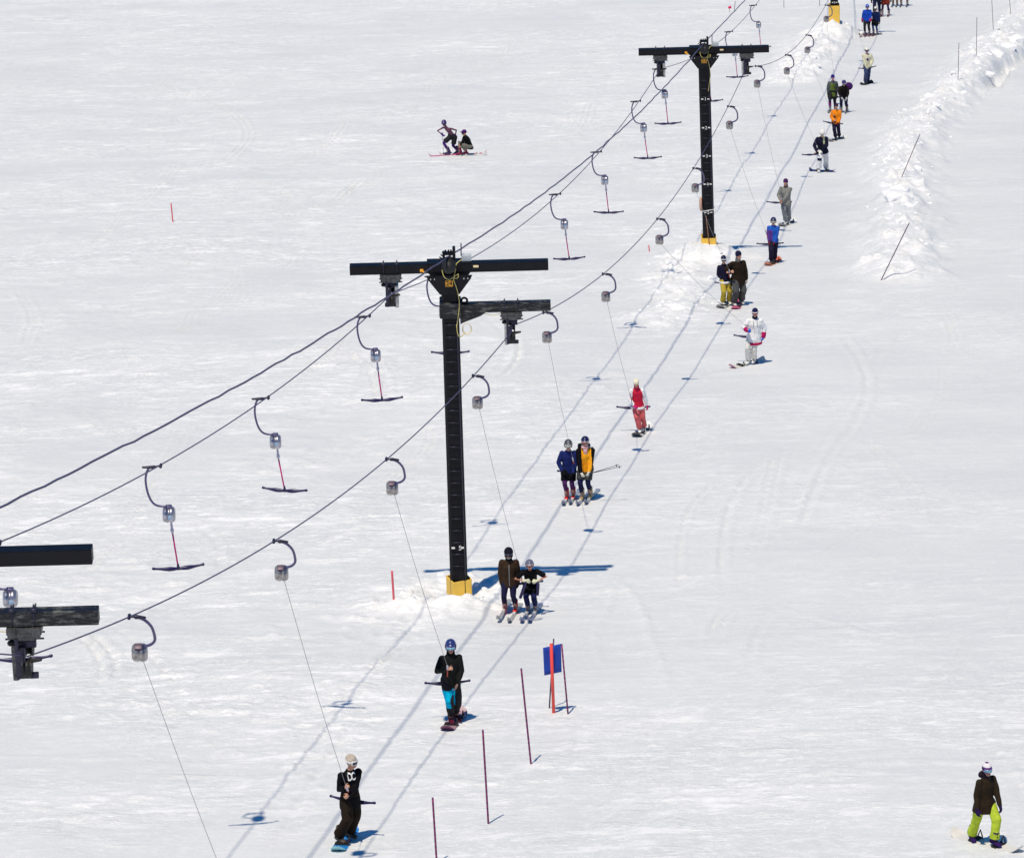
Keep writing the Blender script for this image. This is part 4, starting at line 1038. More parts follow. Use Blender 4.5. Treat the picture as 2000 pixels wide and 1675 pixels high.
# highlight: bindings show white strap
# 3, 4 skiers by the near tower
P = person('skier in brown zipped jacket and black hood wearing red ski boots', (986, 1196), (1007, 1196), 1066, hip=(0, .0), neck=(.0, -.03), crouch=.05, jacket=BRN, trousers=fab((.012, .013, .045)), bag=.85, hem=.17, puff=1.16,
    boots=REDB, hat='hood', hatc=(.008, .008, .018), gog=(mat('black_frame', (.01, .01, .012), .4), DLEN, BLK), kind='ski', fyaw=(R(-9), R(-9)), gl=BLK, handA=(979, 1146, -.02), handB=(1012, 1140, -.02), curl=(.4, .4), group=GRP, collar=BLK)
b = B(); c = P['hip']; s_ = P['s']; tube(b, [c + V(.0, -.178 * s_, -.12 * s_), c + V(0, -.172 * s_, .1 * s_), c + V(0, -.178 * s_, .3 * s_), c + V(0, -.155 * s_, .42 * s_)], .007, 6); mk('zip', b, LGREY, P['jk'])
b = B(); tube(b, [P['H'](-.045, -.098, -.075), P['H'](0, -.125, -.08), P['H'](.045, -.098, -.075)], .008, 6); mk('chin_strap', b, LGREY, P['t'])
skis(P, 'the skier in brown zipped jacket', brd('greyski', (.34, .34, .35)), BINDW)
P3 = P
P = person('skier in black T-shirt leaning on his thighs with white gloves and grey helmet', (1031, 1198), (1046, 1198), 1079, hip=(.0, .14), neck=(-.02, -.26), crouch=.12, neckz=.45, hpitch=.1, jacket=BLK, shortsl=True, trousers=fab((.012, .014, .07)), bag=.95, hem=.05, shorts=fab((.007, .007, .008)),
    boots=GB, hat='helmet', hatc=(.13, .14, .20), gog=(WPL, WLEN, BLK), kind='ski', fyaw=(R(-9), R(-9)), gl=fab((.68, .66, .48)), handA=(1026, 1134, -.24), handB=(1049, 1134, -.24), curl=(.7, .7), elbA=(-1, .1, -.1), elbB=(1, .1, -.1), group=GRP, skin=SKINR)
b = B(); M_ = Matrix.Rotation(R(0), 3, 'Z'); ell(b, P['hip'] + V(0, -.16, .17) * P['s'], .075 * P['s'], .012, .025 * P['s'])
mk('shirt_print', b, mat('print_grey', (.28, .3, .34), .6), P['jk'])
for x0, x1 in ((1027, 1016.5), (1051, 1050)):
    b = B(); q0 = bp(x0, 1137, P, -.25); q1 = bp(x1, 1166 if x0 < 1040 else 1160, P, -.22); tube(b, [q0, q0.lerp(q1, .2), q1], [.02, .035, .032], 8); mk('pad', b, TBAR, P['t']).name = 'hand_guard'
skis(P, 'the skier in black T-shirt', brd('blueski', (.22, .24, .38)), BINDW)
loaded_hanger('c', RS0, 932, 'T-bar towing the brown jacket skier and the skier in T-shirt', bp(1021, 1139, P, .36), R(3), .0)

# 5, 6 pair with orange jacket
P = person('skier in navy jacket and dark helmet wearing red boots beside the orange jacket', (1107, 977), (1120, 975), 855, hip=(-.02, .05), neck=(0, -.10), crouch=.07, jacket=fab((.012, .022, .12)), trousers=fab((.07, .02, .10)), bag=.8, hem=.12, shorts=BLK,
    boots=REDB, hat='helmet', hatc=(.07, .07, .09), gog=(mat('silver_frame', (.5, .5, .5), .3), mat('pale_lens', (.42, .42, .38), .2), BLK), kind='ski', fyaw=(R(-9), R(-9)), gl=BLK, handA=(1099, 921, -.18), handB=(1119, 924, -.18), group=GRP)
skis(P, 'the skier in navy jacket and dark helmet', brd('bluegrey', (.22, .25, .34)), BINDW, back=1.0)
ORJ = fab((.86, .36, .015))
P = person('skier in orange jacket with black sleeves and red striped scarf holding poles', (1137, 977), (1153, 975), 850, hip=(.0, .03), neck=(.0, -.05), crouch=.05, jacket=BLK, panel=([ORJ], lambda x, f, z: 1 if (abs(x - .01) < .125 and f > .02 and z < .50) else 0), trousers=fab((.012, .014, .06)), bag=.85, hem=.10, puff=1.1,
    shorts=fab((.05, .055, .055)), boots=TB, hat='helmet', hatc=(.012, .014, .07), gog=(WPL, WLEN, WPL), kind='ski', fyaw=(R(-14), R(-18)), gl=fab((.70, .68, .60)), handA=(1136, 926, -.28), handB=(1150, 923, -.26), group=GRP, tyaw=R(6), hyaw=R(-6))
b = B(); nb = P['nb']; ell(b, nb + V(-.01, -.06, .035) * P['s'], .10 * P['s'], .085 * P['s'], .06 * P['s']); ell(b, nb + V(0, -.11, -.05) * P['s'], .05, .03, .09)
mk('scarf', remesh(b, .012, 1), stripe_mat('red_white_stripe', (.6, .02, .05), (.78, .76, .76), 28), P['t'])
b = B(); box(b, P['nb'] - P['tf'] * .2 - V(0, 0, .2), .3, .16, .42, bev=.05); bpk = mk('backpack', b, BLK, P['t'])
b = B(); tube(b, [P['sh'][1] + V(-.03, .08, .06), P['sh'][1] + V(-.05, -.02, .09), P['sh'][1] + V(.03, .12, .02)], .022, 8); mk('shoulder_strap', b, WHITE, bpk)
P6 = P
skis(P, 'the skier in orange jacket with black sleeves', brd('bluegrey', (.22, .25, .34)), BINDW, back=1.0, yaw=R(-12))
for (ex, ey, lab) in ((1214, 910.5, 'lower of two dark ski poles held out by the orange jacket skier'), (1208, 907.5, 'upper of two dark ski poles held out by the orange jacket skier')):
    h = P['wr'][1] + V(.0, -.05, -.03); e = at_y(ex, ey, P['mid'].y - .3); b = B(); h0 = h.lerp(e, -.25)
    tube(b, [h0, h, e], [.011, .009, .0065], 8); o = tag(mk('ski_pole', b, mat('pole_dark', (.02, .02, .06), .35), loc=h), lab, 'ski pole')
    d_ = (e - h).normalized(); q = h.lerp(e, .93); b = B(); tube(b, [q - d_ * .006, q + d_ * .006], .035, 12, False); mk('basket', b, RUB, o)
    b = B(); tube(b, [h0 - d_ * .02, h0 + d_ * .13], .017, 8); mk('grip', b, RUB, o)
loaded_hanger('d', RS1, 1068, 'T-bar towing the orange jacket skier and the navy jacket skier', bp(1124, 921, P, .24), R(0), .0)

# 7 pink
P = person('snowboarder in crimson vest with white sleeves and salmon trousers', (1250, 846), (1258, 842), 738, yaw=R(-16), tyaw=R(4), hyaw=R(-5), hpitch=.35, hip=(-.12, .02), neck=(-.03, -.03), crouch=.03, jacket=RED, sleeves=WHITE, trousers=fab((.62, .13, .13)), bag=1.15, hem=.13, belt=WHITE,
    boots=WB, hat='beanie', hatc=(.82, .76, .58), fyaw=(R(-5), R(0)), handA=(1239, 793, -.26), handB=(1264, 794, -.0), gl=fab((.55, .02, .16)), group=GRP, hairc=HAIR, collar=fab((.5, .02, .06)))
snowboard((P['A'] + P['B']) / 2, R(-16), 'white and black snowboard under the boarder in salmon trousers', brd('white', (.7, .7, .7)), brd('darkedge', (.05, .05, .06)), L=1.35)
loaded_hanger('e', RS1, 1183, 'T-bar towing the boarder in crimson vest', bp(1237, 796.5, P, .15), R(-3))

# 8 white hoodie
P = person('snowboarder in long white hoodie with crimson hem and navy beanie', (1462, 712), (1473, 710), 602, yaw=R(-14), tyaw=R(-4), hyaw=R(-4), hip=(.08, .0), neck=(.03, .0), crouch=.02, jacket=WHITE, trousers=fab((.72, .70, .64)), bag=1.1, hem=.27, puff=1.15, belt=fab((.42, .01, .08)), cuffs=fab((.42, .01, .10)),
    boots=WB, hat='beanie', hatc=(.012, .012, .07), gog=(WPL, WLEN, NAVY), fyaw=(R(-30), R(-20)), handA=(1460, 645, -.25), handB=(1491, 657, -.02), gl=fab((.02, .16, .62)), collar=NAVY, group=GRP)
for sx in (-.05, .05):
    b = B(); c = P['nb'] + P['tr'] * sx + V(0, -.16, -.03); tube(b, [c, c + V(0, -.04, -.2)], .006, 6); mk('drawstring', b, LGREY, P['jk'])
snowboard((P['A'] + P['B']) / 2 + V(-.12, 0, 0), R(-48), 'cream snowboard with pink tail under the boarder in white hoodie', brd('cream', (.70, .67, .60)), brd('pinktail', (.55, .20, .30)), L=1.3)
loaded_hanger('f', RS1, 1288, 'T-bar towing the boarder in long white hoodie', bp(1463, 658, P, .18), R(-12), .0, via=P['wr'][0] + V(.02, -.06, .03))

# 9, 10 pair
P9 = person('snowboarder in yellow trousers and navy jacket beside the tall man in green', (1412, 597), (1424, 595), 499, yaw=R(24), tyaw=R(14), hyaw=R(8), hip=(-.02, .0), neck=(-.05, -.02), crouch=.02, jacket=fab((.010, .010, .03)), trousers=fab((.50, .38, .05)), bag=1.15, hem=.12, belt=WHITE,
    boots=WB, hat='beanie', hatc=(.012, .012, .06), gog=(WPL, DLEN, WPL), fyaw=(R(10), R(15)), handA=(1413, 548, -.1), handB=(1424, 532, -.26), group=GRP)
snowboard((P9['A'] + P9['B']) / 2, R(-20), 'white snowboard under the boarder in yellow trousers', brd('white', (.7, .7, .7)), brd('greyedge', (.3, .3, .3)), L=1.4)
P = person('snowboarder in long dark green parka and baggy grey trousers', (1434, 598), (1448, 594), 490, yaw=R(22), tyaw=R(14), hyaw=R(38), hip=(.01, .0), neck=(.0, -.02), crouch=.04, jacket=fab((.012, .016, .010)), trousers=fab((.075, .075, .075)), bag=1.35, hem=.24, puff=1.15,
    boots=WB, hat='beanie', hatc=(.012, .012, .05), fyaw=(R(10), R(20)), handA=(1427, 530, -.26), handB=None, group=GRP, curl=(1.1, .4), collar=GREYF)
snowboard((P['A'] + P['B']) / 2 + V(-.02, -.1, 0), R(-8), 'pink snowboard end-on under the boarder in green parka', brd('hotpink', (.75, .10, .22)), brd('rose', (.75, .16, .28)), L=1.4)
loaded_hanger('g', RS1, 1358, 'T-bar towing the pair in yellow trousers and green parka, reel left of the pole', bp(1424, 553, P9, .2), R(0), .0, via=P9['wr'][1] + V(.0, -.08, .02))

# 11 blue jacket
P = person('snowboarder in bright blue jacket and dark trousers passing the tower shadow', (1506, 516), (1513, 513), 425, yaw=R(16), tyaw=R(-6), hyaw=R(-4), hip=(.02, .0), neck=(.0, -.02), crouch=.02, jacket=fab((.02, .10, .46)), panel=([fab((.10, .04, .24))], lambda x, f, z: 1 if x < -.03 and z < .36 and f > .02 else 0), trousers=fab((.014, .012, .035)), bag=1.1, hem=.10,
    boots=PBT, hat='helmet', hatc=(.02, .022, .09), gog=(mat('black_frame', (.01, .01, .012), .4), mat('pale_lens', (.42, .42, .38), .2), BLK), fyaw=(R(-5), R(5)), handA=(1502, 478, -.2), handB=(1511, 479, -.2), gl=fab((.12, .02, .03)), group=GRP)
snowboard((P['A'] + P['B']) / 2, R(-20), 'red snowboard under the boarder in bright blue jacket', brd('red', (.55, .12, .07)), brd('salmon', (.6, .22, .14)), L=1.3)
loaded_hanger('h', RS1, 1425, 'T-bar towing the boarder in bright blue jacket, right of the pole', bp(1504, 477, P, .14), R(0))
# 12 grey
P = person('snowboarder in all grey suit and plum beanie glancing over', (1535, 439), (1541, 436), 350, yaw=R(-30), tyaw=R(-18), hyaw=R(-22), hip=(-.06, .0), neck=(.0, -.0), crouch=.03, jacket=fab((.22, .22, .20)), trousers=fab((.20, .21, .22)), bag=1.15, hem=.16, puff=1.08,
    boots=WB, hat='beanie', hatc=(.06, .015, .09), fyaw=(R(-15), R(-10)), handA=(1524, 390, -.22), handB=(1527, 395, -.25), group=GRP, collar=fab((.10, .09, .09)))
snowboard((P['A'] + P['B']) / 2, R(-24), 'white snowboard under the boarder in all grey suit', brd('white', (.7, .7, .7)), brd('greyedge', (.3, .3, .3)), L=1.3)
loaded_hanger('i', RS2, 1479, 'T-bar towing the boarder in all grey, reel beside the numbered tower top', bp(1522, 396, P, .12), R(-6), via=P['wr'][0] + V(.02, -.06, .03))
# 13 white trousers
P = person('snowboarder in white trousers, white helmet and open black jacket', (1599, 337), (1613, 334), 253, yaw=R(8), tyaw=R(4), hyaw=R(12), hpitch=.3, hip=(.0, .06), neck=(-.02, -.08), crouch=.08, jacket=fab((.010, .010, .022)), panel=([fab((.55, .58, .30))], lambda x, f, z: 1 if 0 < x < .075 and z > .26 and f > .04 else 0), trousers=fab((.74, .74, .74)), leg2=(NAVY, .56, .68, lambda q: q.x < -.06 and q.y < .0), bag=1.25, hem=.13, puff=1.12, hemw=1.08,
    boots=WB, hat='helmet', hatc=(.78, .77, .74), gog=(WPL, mat('pale_lens', (.42, .42, .38), .2), WPL), fyaw=(R(0), R(15)), handA=(1595, 296, -.24), handB=(1606, 288, -.26), gl=BLK, group=GRP)
snowboard((P['A'] + P['B']) / 2, R(72), 'navy snowboard turned sideways under the boarder in white trousers', brd('navy', (.02, .02, .10)), brd('navyedge', (.03, .03, .08)), L=1.0, stance=.18)
loaded_hanger('j', RS2, 1537, 'T-bar towing the boarder in white trousers', bp(1588, 302, P, .12), R(10), via=P['wr'][0] + V(.02, -.06, .03))
# 14 orange
P = person('snowboarder in bright orange jacket and dark navy trousers', (1632, 274), (1639, 272), 203, yaw=R(-18), tyaw=R(-6), hyaw=R(-4), hip=(-.08, .0), neck=(.02, -.02), crouch=.03, jacket=fab((.84, .24, .01)), panel=([DBRN], lambda x, f, z: 1 if (x + .05) ** 2 + (z - .2) ** 2 < .004 and f > 0 else 0), trousers=fab((.012, .012, .04)), bag=1.1, hem=.12, puff=1.08,
    boots=BB, hat='beanie', hatc=(.04, .02, .05), fyaw=(R(-10), R(-5)), handA=(1629, 237, -.2), handB=(1637, 240, -.2), gl=fab((.12, .02, .02)), group=GRP)
snowboard((P['A'] + P['B']) / 2, R(-35), 'white snowboard under the boarder in bright orange jacket', brd('white', (.7, .7, .7)), brd('greyedge', (.3, .3, .3)), L=1.2)
loaded_hanger('k', RS2, 1577, 'T-bar towing the boarder in bright orange jacket', bp(1627, 241, P, .12), R(-28), .0, via=P['wr'][0] + V(.02, -.06, .03))
# 15, 16
P15 = person('skier in olive green jacket with purple leg, left of the stooping skier', (1621, 218), (1631, 217), 147, hip=(0, 0), neck=(.0, -.02), crouch=.03, jacket=fab((.085, .10, .10)), panel=([fab((.13, .19, .035))], lambda x, f, z: 1 if abs(x) < .115 and f > .02 and z < .42 else 0), trousers=fab((.02, .022, .05)), leg2=(fab((.28, .02, .20)), .2, .52, lambda q: q.x < 0), bag=.9, hem=.2, shorts=fab((.015, .016, .03)),
    boots=GB, hat='beanie', hatc=(.03, .02, .22), kind='ski', fyaw=(R(-9), R(-9)), gl=BLK, group=GRP, handA=(1617, 184, 0), handB=(1634, 183, 0), curl=(.4, .4), skin=mat('pink_skin', (.6, .22, .24), .5))
skis(P15, 'the skier in olive green jacket', brd('greyski', (.34, .34, .35)), BIND)
P = person('skier stooping in dark jacket with a round pack at his shoulder', (1643, 220), (1654, 219), 160, hip=(.0, .14), neck=(-.02, -.20), crouch=.14, neckz=.45, hpitch=.5, jacket=fab((.014, .010, .010)), trousers=fab((.014, .016, .05)), bag=.95, hem=.1,
    boots=GB, hat='helmet', hatc=(.03, .015, .12), gog=(WPL, DLEN, WPL), kind='ski', fyaw=(R(-9), R(-9)), gl=fab((.4, .4, .4)), group=GRP, handA=(1644, 192, -.25), handB=(1653, 193, -.25), zscale=1.12)
b = B(); c = P['nb'] + V(.2, .12, -.06); ell(b, c, .19, .14, .17); mk('round_pack', remesh(b, .02, 1), fab((.05, .01, .10)), P['t'])
skis(P, 'the stooping skier with round pack', brd('greyski', (.34, .34, .35)), BIND)
loaded_hanger('l', RS2, 1614, 'T-bar towing the olive jacket skier, reel in front of the far yellow guard', bp(1636, 190, P15, .2), R(0))
# 17 cream
P = person('snowboarder in cream jacket and blue jeans with purple goggles', (1690, 166), (1695, 163), 94, yaw=R(20), tyaw=R(6), hyaw=R(2), hip=(.03, .02), neck=(-.03, -.02), crouch=.02, jacket=fab((.60, .58, .42)), panel=([fab((.10, .06, .16))], lambda x, f, z: 1 if (x + .02) ** 2 + (z - .27) ** 2 < .004 and f > 0 else 0), trousers=fab((.035, .05, .13)), bag=1.15, hem=.1, puff=1.08,
    boots=BB, hat='helmet', hatc=(.75, .73, .60), gog=(mat('purple_frame', (.14, .05, .28), .4), DLEN, NAVY), fyaw=(R(5), R(10)), handA=(1692, 131, -.22), handB=(1701, 127, -.2), gl=fab((.60, .58, .42)), group=GRP)
snowboard((P['A'] + P['B']) / 2, R(-28), 'black snowboard under the boarder in cream jacket', brd('black', (.02, .02, .03)), brd('blackedge', (.02, .02, .04)), L=1.1)
loaded_hanger('m', RS2, 1655, 'T-bar towing the boarder in cream jacket at the top of the photo', bp(1694, 133, P, .12), R(18))
# 18, 19 blue pair
P = person('skier in royal blue jacket and blue helmet with a red cuff, far up the track', (1689, 69), (1698, 68), 10, hip=(0, 0), neck=(.0, -.02), crouch=.04, jacket=fab((.01, .06, .42)), trousers=fab((.012, .012, .03)), bag=1.0, hem=.12, puff=1.12, cuffs=fab((.35, .03, .10)),
    boots=GB, hat='helmet', hatc=(.04, .12, .55), gog=(mat('purple_frame', (.14, .05, .28), .4), DLEN, NAVY), kind='ski', fyaw=(R(-14), R(-14)), gl=BLK, group=GRP, handA=(1683, 48, 0), handB=(1700, 42, -.2))
skis(P, 'the skier in royal blue jacket', brd('darkred', (.20, .04, .06)), BIND, yaw=R(-22))
P = person('short skier in dark navy jacket and pale helmet beside the royal blue one', (1706, 69), (1713, 68), 14, hip=(0, .06), neck=(.0, -.10), crouch=.10, jacket=fab((.010, .022, .10)), trousers=fab((.03, .06, .20)), bag=.85, hem=.12, shorts=BLK,
    boots=GB, hat='helmet', hatc=(.62, .58, .50), gog=(mat('black_frame', (.01, .01, .012), .4), DLEN, BLK), kind='ski', fyaw=(R(-14), R(-14)), gl=BLK, group=GRP, handA=(1703, 40, -.2), handB=(1719, 50, .0))
skis(P, 'the short skier in dark navy jacket', brd('darkred', (.20, .04, .06)), BIND, yaw=R(-22))
# 20-23 behind, cut by the top edge
P = person('tall skier in dark navy standing behind the short skier, head out of frame', (1707, 34), (1718, 33), -34, hip=(0, 0), neck=(-.02, -.02), crouch=.02, jacket=fab((.008, .012, .03)), trousers=fab((.010, .012, .05)), bag=.95, hem=.14,
    boots=GB, hat='helmet', hatc=(.02, .02, .05), gog=(WPL, DLEN, BLK), kind='ski', fyaw=(R(-9), R(-9)), gl=BLK, group=GRP)
skis(P, 'the tall skier cut off by the top edge', brd('darkred', (.20, .04, .06)), BIND)
P = person('skier in dark red and black shorts over navy leggings at the top edge', (1723, 31), (1736, 31), -34, hip=(0, 0), neck=(-.02, -.02), crouch=.04, jacket=fab((.02, .012, .02)), trousers=fab((.016, .016, .09)), bag=.75, hem=.04, shorts=fab((.16, .02, .015)),
    boots=GB, hat='helmet', hatc=(.02, .02, .05), gog=(WPL, DLEN, BLK), kind='ski', fyaw=(R(-9), R(-9)), gl=BLK, group=GRP)
skis(P, 'the skier in dark red shorts', brd('darkred', (.20, .04, .06)), BIND)
for (xa, xb, lab, who) in ((1744, 1752, 'left one of two far skiers with only navy legs in frame', 'the left one of the two far skiers'), (1760, 1772, 'right one of two far skiers with only navy legs in frame', 'the right one of the two far skiers')):
    P = person(lab, (xa, 12), (xb, 12), -50, hip=(0, 0), neck=(0, -.02), crouch=.03, jacket=NAVY, trousers=fab((.02, .02, .13)), bag=.72, hem=.1, boots=BB, hat='helmet', hatc=(.1, .1, .12), gog=(WPL, DLEN, BLK), kind='ski', fyaw=(R(-9), R(-9)), gl=BLK, group=GRP)
    skis(P, who, brd('bluegrey', (.22, .25, .34)), BIND)

# 24 snowboarder lower right
P = person('snowboarder in dark brown jacket and lime green trousers gliding alone', (1898, 1643), (1942, 1653), 1482, yaw=R(26), tyaw=R(34), hyaw=R(16), hpitch=.05, hip=(.02, .02), neck=(.02, -.02), crouch=.015, jacket=fab((.026, .017, .009)), trousers=fab((.46, .58, .045)), bag=1.2, hem=.2, puff=1.02, hemw=1.22, elbA=(-.3, .5, -.7), elbB=(.3, .5, -.7),
    boots=fab((.03, .01, .09)), hat='beanie', hatc=stripe_mat('beanie_bands', (.78, .74, .76), (.10, .012, .14), 9), gog=(mat('purple_frame', (.14, .05, .28), .4), IRI, NAVY), fyaw=(R(10), R(34)), handA=(1909, 1580, -.22), handB=(1953, 1572, -.12), gl=fab((.02, .008, .06)), hood=fab((.02, .014, .012)), collar=fab((.02, .014, .012)), curl=(.5, .5))
cc = (P['A'] + P['B']) / 2
dv = P['B'] - P['A']; yw = math.atan2(dv.x, -dv.y)
snowboard(cc + V(.06, .0, 0), yw, 'cream white snowboard with dark edge under the boarder in lime trousers', brd('ivory', (.74, .71, .66)), brd('ivoryedge', (.72, .70, .66)), L=1.56, stance=dv.length / 2)
# loose hanger whose rider is below the frame
loaded_hanger('z', RS0, 270, 'T-bar with its rider out of frame, reel right of the cut-off tower', at_d(492, 1850, 66.5), R(0))

# 25, 26 couple resting on the open slope
P = person('skier in dark purple tights and helmet lunging beside the squatting one', (876, 303), (893, 301), 238, yaw=R(-12), tyaw=R(-24), hyaw=R(-12), hip=(.02, .05), neck=(-.30, -.05), neckz=.46, crouch=.16, trousers=fab((.05, .012, .13)), bag=.85, shorts=fab((.012, .016, .03)),
    boots=fab((.06, .04, .10)), hat='helmet', hatc=(.03, .02, .12), gog=(mat('purple_frame', (.14, .05, .28), .4), DLEN, NAVY), kind='ski', fyaw=(R(-75), R(-40)), skin=mat('plum_skin', (.13, .04, .075), .5), handA=(864, 263, -.1), handB=(889, 266, .0), gl=fab((.05, .01, .16)), elbA=(-1, .2, .6), zscale=1.1)
ski(P['A'] + V(-.05, -.02, 0), R(-84), 'pink tipped white ski pointing left under the lunging skier', brd('pinkski', (.62, .14, .26)), BINDW, L=1.35, back=.6)
ski(P['B'] + V(-.05, .1, 0), R(-80), 'pink ski beside the squatting person, under the lunging skier', brd('pinkski', (.62, .14, .26)), BINDW, L=1.2, back=.5)
b = B(); h = P['wr'][0]; e = Vector((h.x + .03, h.y - .02, 0)); e.z = G(e.x, e.y); tube(b, [h + V(0, 0, .06), h, e], [.012, .009, .006], 8)
o = tag(mk('ski_pole', b, mat('teal_pole', (.10, .22, .22), .4), loc=e), 'thin upright ski pole planted by the lunging skier', 'ski pole')
b = B(); tube(b, [e + V(0, 0, .06), e + V(0, 0, .075)], .04, 12, False); mk('basket', b, RUB, o)
b = B(); tube(b, [h + V(0, 0, -.05), h + V(0, 0, .08)], .017, 8); mk('grip', b, RUB, o)
P = person('person in black top and beige trousers squatting on the snow in sunglasses', (899, 304), (909, 303), 262, yaw=R(-55), tyaw=R(-60), hyaw=R(-80), hip=(.30, .1), hipz=.34, neck=(-.16, -.05), neckz=.47, crouch=.3, jacket=fab((.010, .009, .008)), trousers=fab((.17, .16, .13)), bag=1.05, hem=.1,
    boots=fab((.25, .03, .08)), hat='cap', hatc=(.08, .01, .14), gog=(DLEN, DLEN, BLK, .0), kind='ski', fyaw=(R(-70), R(-70)), handA=(899, 285, -.25), handB=(901, 284, -.1), elbA=(0, -.5, -1), elbB=(0, .2, -1), zscale=1.55)
ski(P['B'] + V(.25, .25, 0), R(85), 'white ski with red checks pointing right behind the squatting person', stripe_mat('check_ski', (.72, .70, .66), (.55, .10, .18), 5, 0), BINDW, L=1.0, back=.4)
ski(P['B'] + V(.2, -.15, 0), R(92), 'pale ski pointing right nearest the camera by the squatting person', brd('paleski', (.62, .62, .58)), BINDW, L=1.05, back=.4)

# ------------------------------------------------------------------ poles, gate, flags
BAM = stripe_mat('bamboo_bands', (.26, .035, .13), (.13, .02, .10), 9)
BAM2 = stripe_mat('dark_bamboo_bands', (.14, .06, .12), (.07, .04, .09), 9)
ORP = mat('orange_stake', (.78, .11, .14), .5, var=.1)
def marker(name, t, g, r, m, label, cat, group=None, dy=0.0):
    Pg = gpt(*g); Pt = at_y(t[0], t[1], Pg.y + dy); d = (Pg - Pt).normalized()
    b = B(); n = 10; tube(b, [Pt.lerp(Pg + d * .15, i / n) for i in range(n + 1)], r, 8, False)
    k = b; o = mk(name, b, m, loc=Pg); tag(o, label, cat, group); return o
GP = 'thin marker poles along the track'
marker('marker_pole', (845, 1557), (853, 1684), .017, BAM, 'dark red marker pole nearest the camera, cut by the bottom edge', 'pole', GP)
marker('marker_pole', (943, 1425), (954, 1610), .017, BAM, 'tall dark red marker pole between the blue gate and the bottom edge', 'pole', GP)
marker('marker_pole', (1018, 1305), (1037, 1491), .017, BAM, 'dark red marker pole standing just left below the blue gate', 'pole', GP)
GQ = 'thin poles along the ploughed snow bank'
marker('marker_pole', (1776, 435), (1721, 547), .015, BAM2, 'dark marker pole leaning right at the near end of the snow bank', 'pole', GQ)
marker('marker_pole', (1797, 262), (1761, 346), .013, BAM2, 'dark marker pole leaning right in the middle of the snow bank', 'pole', GQ)
marker('marker_pole', (1873, 84), (1871, 158), .012, BAM2, 'first upright thin pole on the upper snow bank, lowest of the uprights', 'pole', GQ)
marker('marker_pole', (1908, 34), (1907, 108), .012, BAM2, 'second upright thin pole on the upper snow bank', 'pole', GQ)
marker('marker_pole', (1935, -40), (1940, 57), .012, BAM2, 'third thin pole on the upper snow bank, cut by the top edge', 'pole', GQ)
marker('marker_pole', (1968, -40), (1974, 25), .012, BAM2, 'thin pole at the top edge near the right corner of the bank', 'pole', GQ)
marker('marker_stake', (765.5, 1115), (769, 1169), .023, ORP, 'short orange stake left of the yellow base guard of the near tower', 'stake')
marker('marker_stake', (334, 397), (337.5, 432), .022, ORP, 'lone orange stake on the open slope far to the left', 'stake')
marker('marker_stake', (1267, 479), (1268.5, 492), .018, ORP, 'tiny orange stake left of the numbered tower, below the rope', 'stake')
GT = 'thin dark sticks at the top edge'
marker('marker_pole', (1436, 3), (1434, 24), .014, BAM2, 'thin dark stick beside the small red flag at the top', 'pole')
marker('marker_pole', (1531, -40), (1531, 15), .014, BAM2, 'thin dark stick at the top edge midway between red flag and far tower', 'pole', GT)
marker('marker_pole', (1601, -40), (1601, 12), .014, BAM2, 'thin dark stick at the top edge just left of the far yellow guard', 'pole', GT)
# small red flag
o = marker('piste_flag', (1425, 13), (1424.5, 24), .010, BAM2, 'small red flag on a short stick at the top of the slope', 'flag')
b = B(); c = at_y(1425, 15, o.location.y - .02); tube(b, [c + V(-.06, 0, -.01), c + V(.07, 0, .02)], [(.02, .06), (.02, .08)], 10); mk('flag', b, mat('flag_red', (.75, .02, .12), .6), o)
# blue gate
Pg = gpt(1081.5, 1392); yv = Pg.y
t = thing('slalom_gate', Pg, 'slalom gate with blue panel behind an orange-red post', 'slalom gate')
b = B(); tube(b, [at_y(1076.5, 1257, yv - .06), Pg + V(0, 0, -.1)], .030, 12, False); mk('front_post', b, mat('gate_post', (.85, .08, .06), .4, var=.05), t)
b = B(); g2 = gpt(1109, 1394); tube(b, [at_y(1097, 1257, g2.y + .1), g2 + V(.01, 0, -.1)], .016, 8, False); mk('side_pole', b, BAM, t)
b = B(); g3 = gpt(1072, 1383); tube(b, [at_y(1081.5, 1247, g3.y + .1), g3 + V(0, 0, -.1)], .014, 8, False); mk('side_pole', b, BAM2, t)
b = B(); n = 10; rows = []
for i in range(n + 1):
    u = i / n; xt = 1060.5 + (1095.5 - 1060.5) * u; yt_ = 1265 - 8 * u; xb = 1063 + (1097 - 1063) * u; yb = 1318.5 - 7 * u; row = []
    for k in range(7):
        v = k / 6; yy = yv + .0 + .03 * math.sin(u * 3.1) + .02 * math.sin(v * 3 + u * 4); row.append((at_y(xt + (xb - xt) * v, yt_ + (yb - yt_) * v, yy)))
    rows.append(row)
vv = [[[b.verts.new(p + V(0, q, 0)) for p in row] for row in rows] for q in (0, .012)]
for q in (0, 1):
    for i in range(n):
        for k in range(6): b.faces.new((vv[q][i][k], vv[q][i + 1][k], vv[q][i + 1][k + 1], vv[q][i][k + 1]))
for i in range(n):
    for k in (0, 6): b.faces.new((vv[0][i][k], vv[0][i + 1][k], vv[1][i + 1][k], vv[1][i][k]))
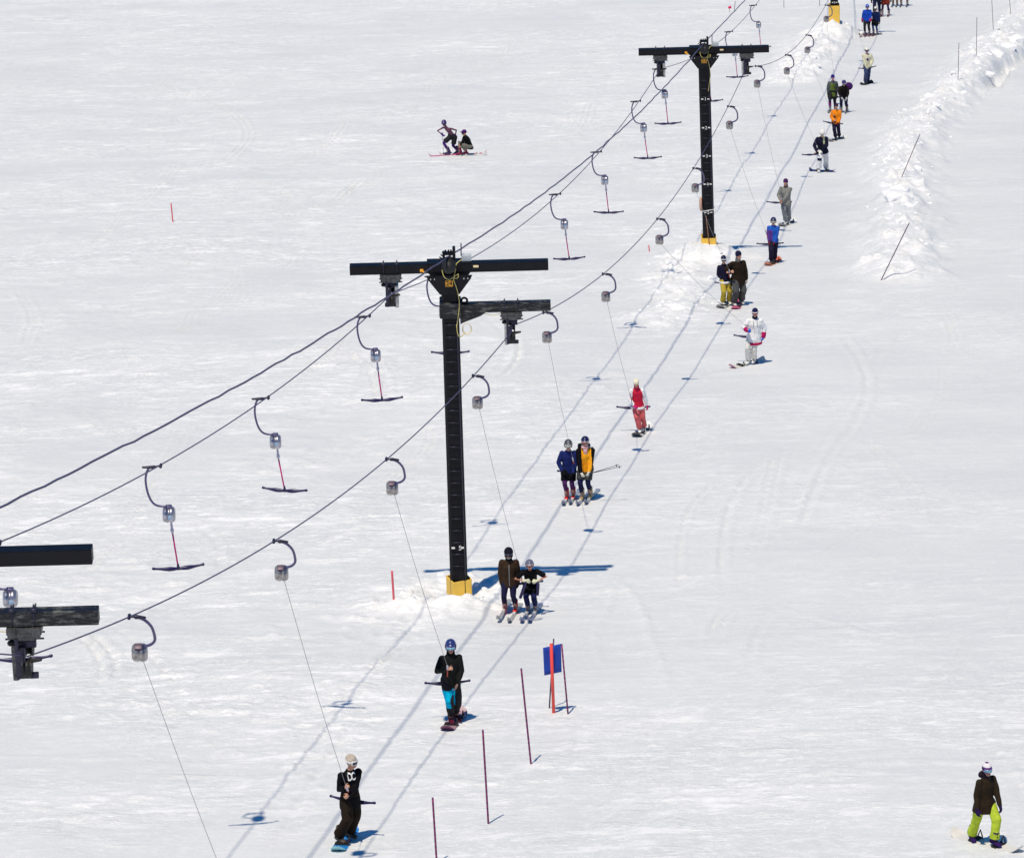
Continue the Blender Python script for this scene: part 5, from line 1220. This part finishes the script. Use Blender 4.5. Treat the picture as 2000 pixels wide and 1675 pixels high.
for k in range(6):
    for i in (0, n): b.faces.new((vv[0][i][k], vv[0][i][k + 1], vv[1][i][k + 1], vv[1][i][k]))
mk('panel', b, mat('blue_panel', (.005, .05, .38), .55, var=.1, vscale=4), t)


# ------------------------------------------------------------------ light, sky, camera
_a = TW[1]; _s = plane_pt(1012, 1107)
SUN_DIR = (_s - _a).normalized()
print('sun dir', SUN_DIR, 'elev', math.degrees(math.asin(-SUN_DIR.z)))
sl = bpy.data.lights.new('sun', 'SUN'); sl.energy = 3.82; sl.angle = R(.75); sl.color = (1, .90, .72)
so = bpy.data.objects.new('sun', sl); link(so); so.rotation_euler = SUN_DIR.to_track_quat('-Z', 'Y').to_euler(); so.location = (0, 0, 60)
w = bpy.data.worlds.new('World'); S.world = w; w.use_nodes = True; N = w.node_tree.nodes; L = w.node_tree.links
sky = N.new('ShaderNodeTexSky'); sky.sky_type = 'NISHITA'; sky.sun_disc = False
el = math.asin(-SUN_DIR.z); sky.sun_elevation = el; sky.sun_rotation = math.atan2(-SUN_DIR.x, -SUN_DIR.y)
sky.altitude = 2500; sky.ozone_density = 3.0; sky.dust_density = .2; sky.air_density = 1.0
hs = N.new('ShaderNodeHueSaturation'); hs.inputs['Saturation'].default_value = 1.45; L.new(sky.outputs[0], hs.inputs['Color'])
L.new(hs.outputs[0], N['Background'].inputs[0]); N['Background'].inputs[1].default_value = .10
cam = bpy.data.cameras.new('camera'); co = bpy.data.objects.new('camera', cam); link(co)
cam.sensor_fit = 'HORIZONTAL'; cam.sensor_width = 36; cam.lens = 36 * F / 2000; cam.clip_start = .5; cam.clip_end = 6000
r_ = R0 * cr - U0 * sr; u_ = R0 * sr + U0 * cr; b_ = -FW
co.matrix_world = Matrix(((r_.x, u_.x, b_.x, 0), (r_.y, u_.y, b_.y, 0), (r_.z, u_.z, b_.z, ZC), (0, 0, 0, 1)))
S.camera = co
S.view_settings.view_transform = 'Standard'; S.view_settings.look = 'None'; S.view_settings.exposure = 0; S.view_settings.gamma = 1
S.cycles.max_bounces = 5; S.cycles.diffuse_bounces = 3; S.cycles.glossy_bounces = 2
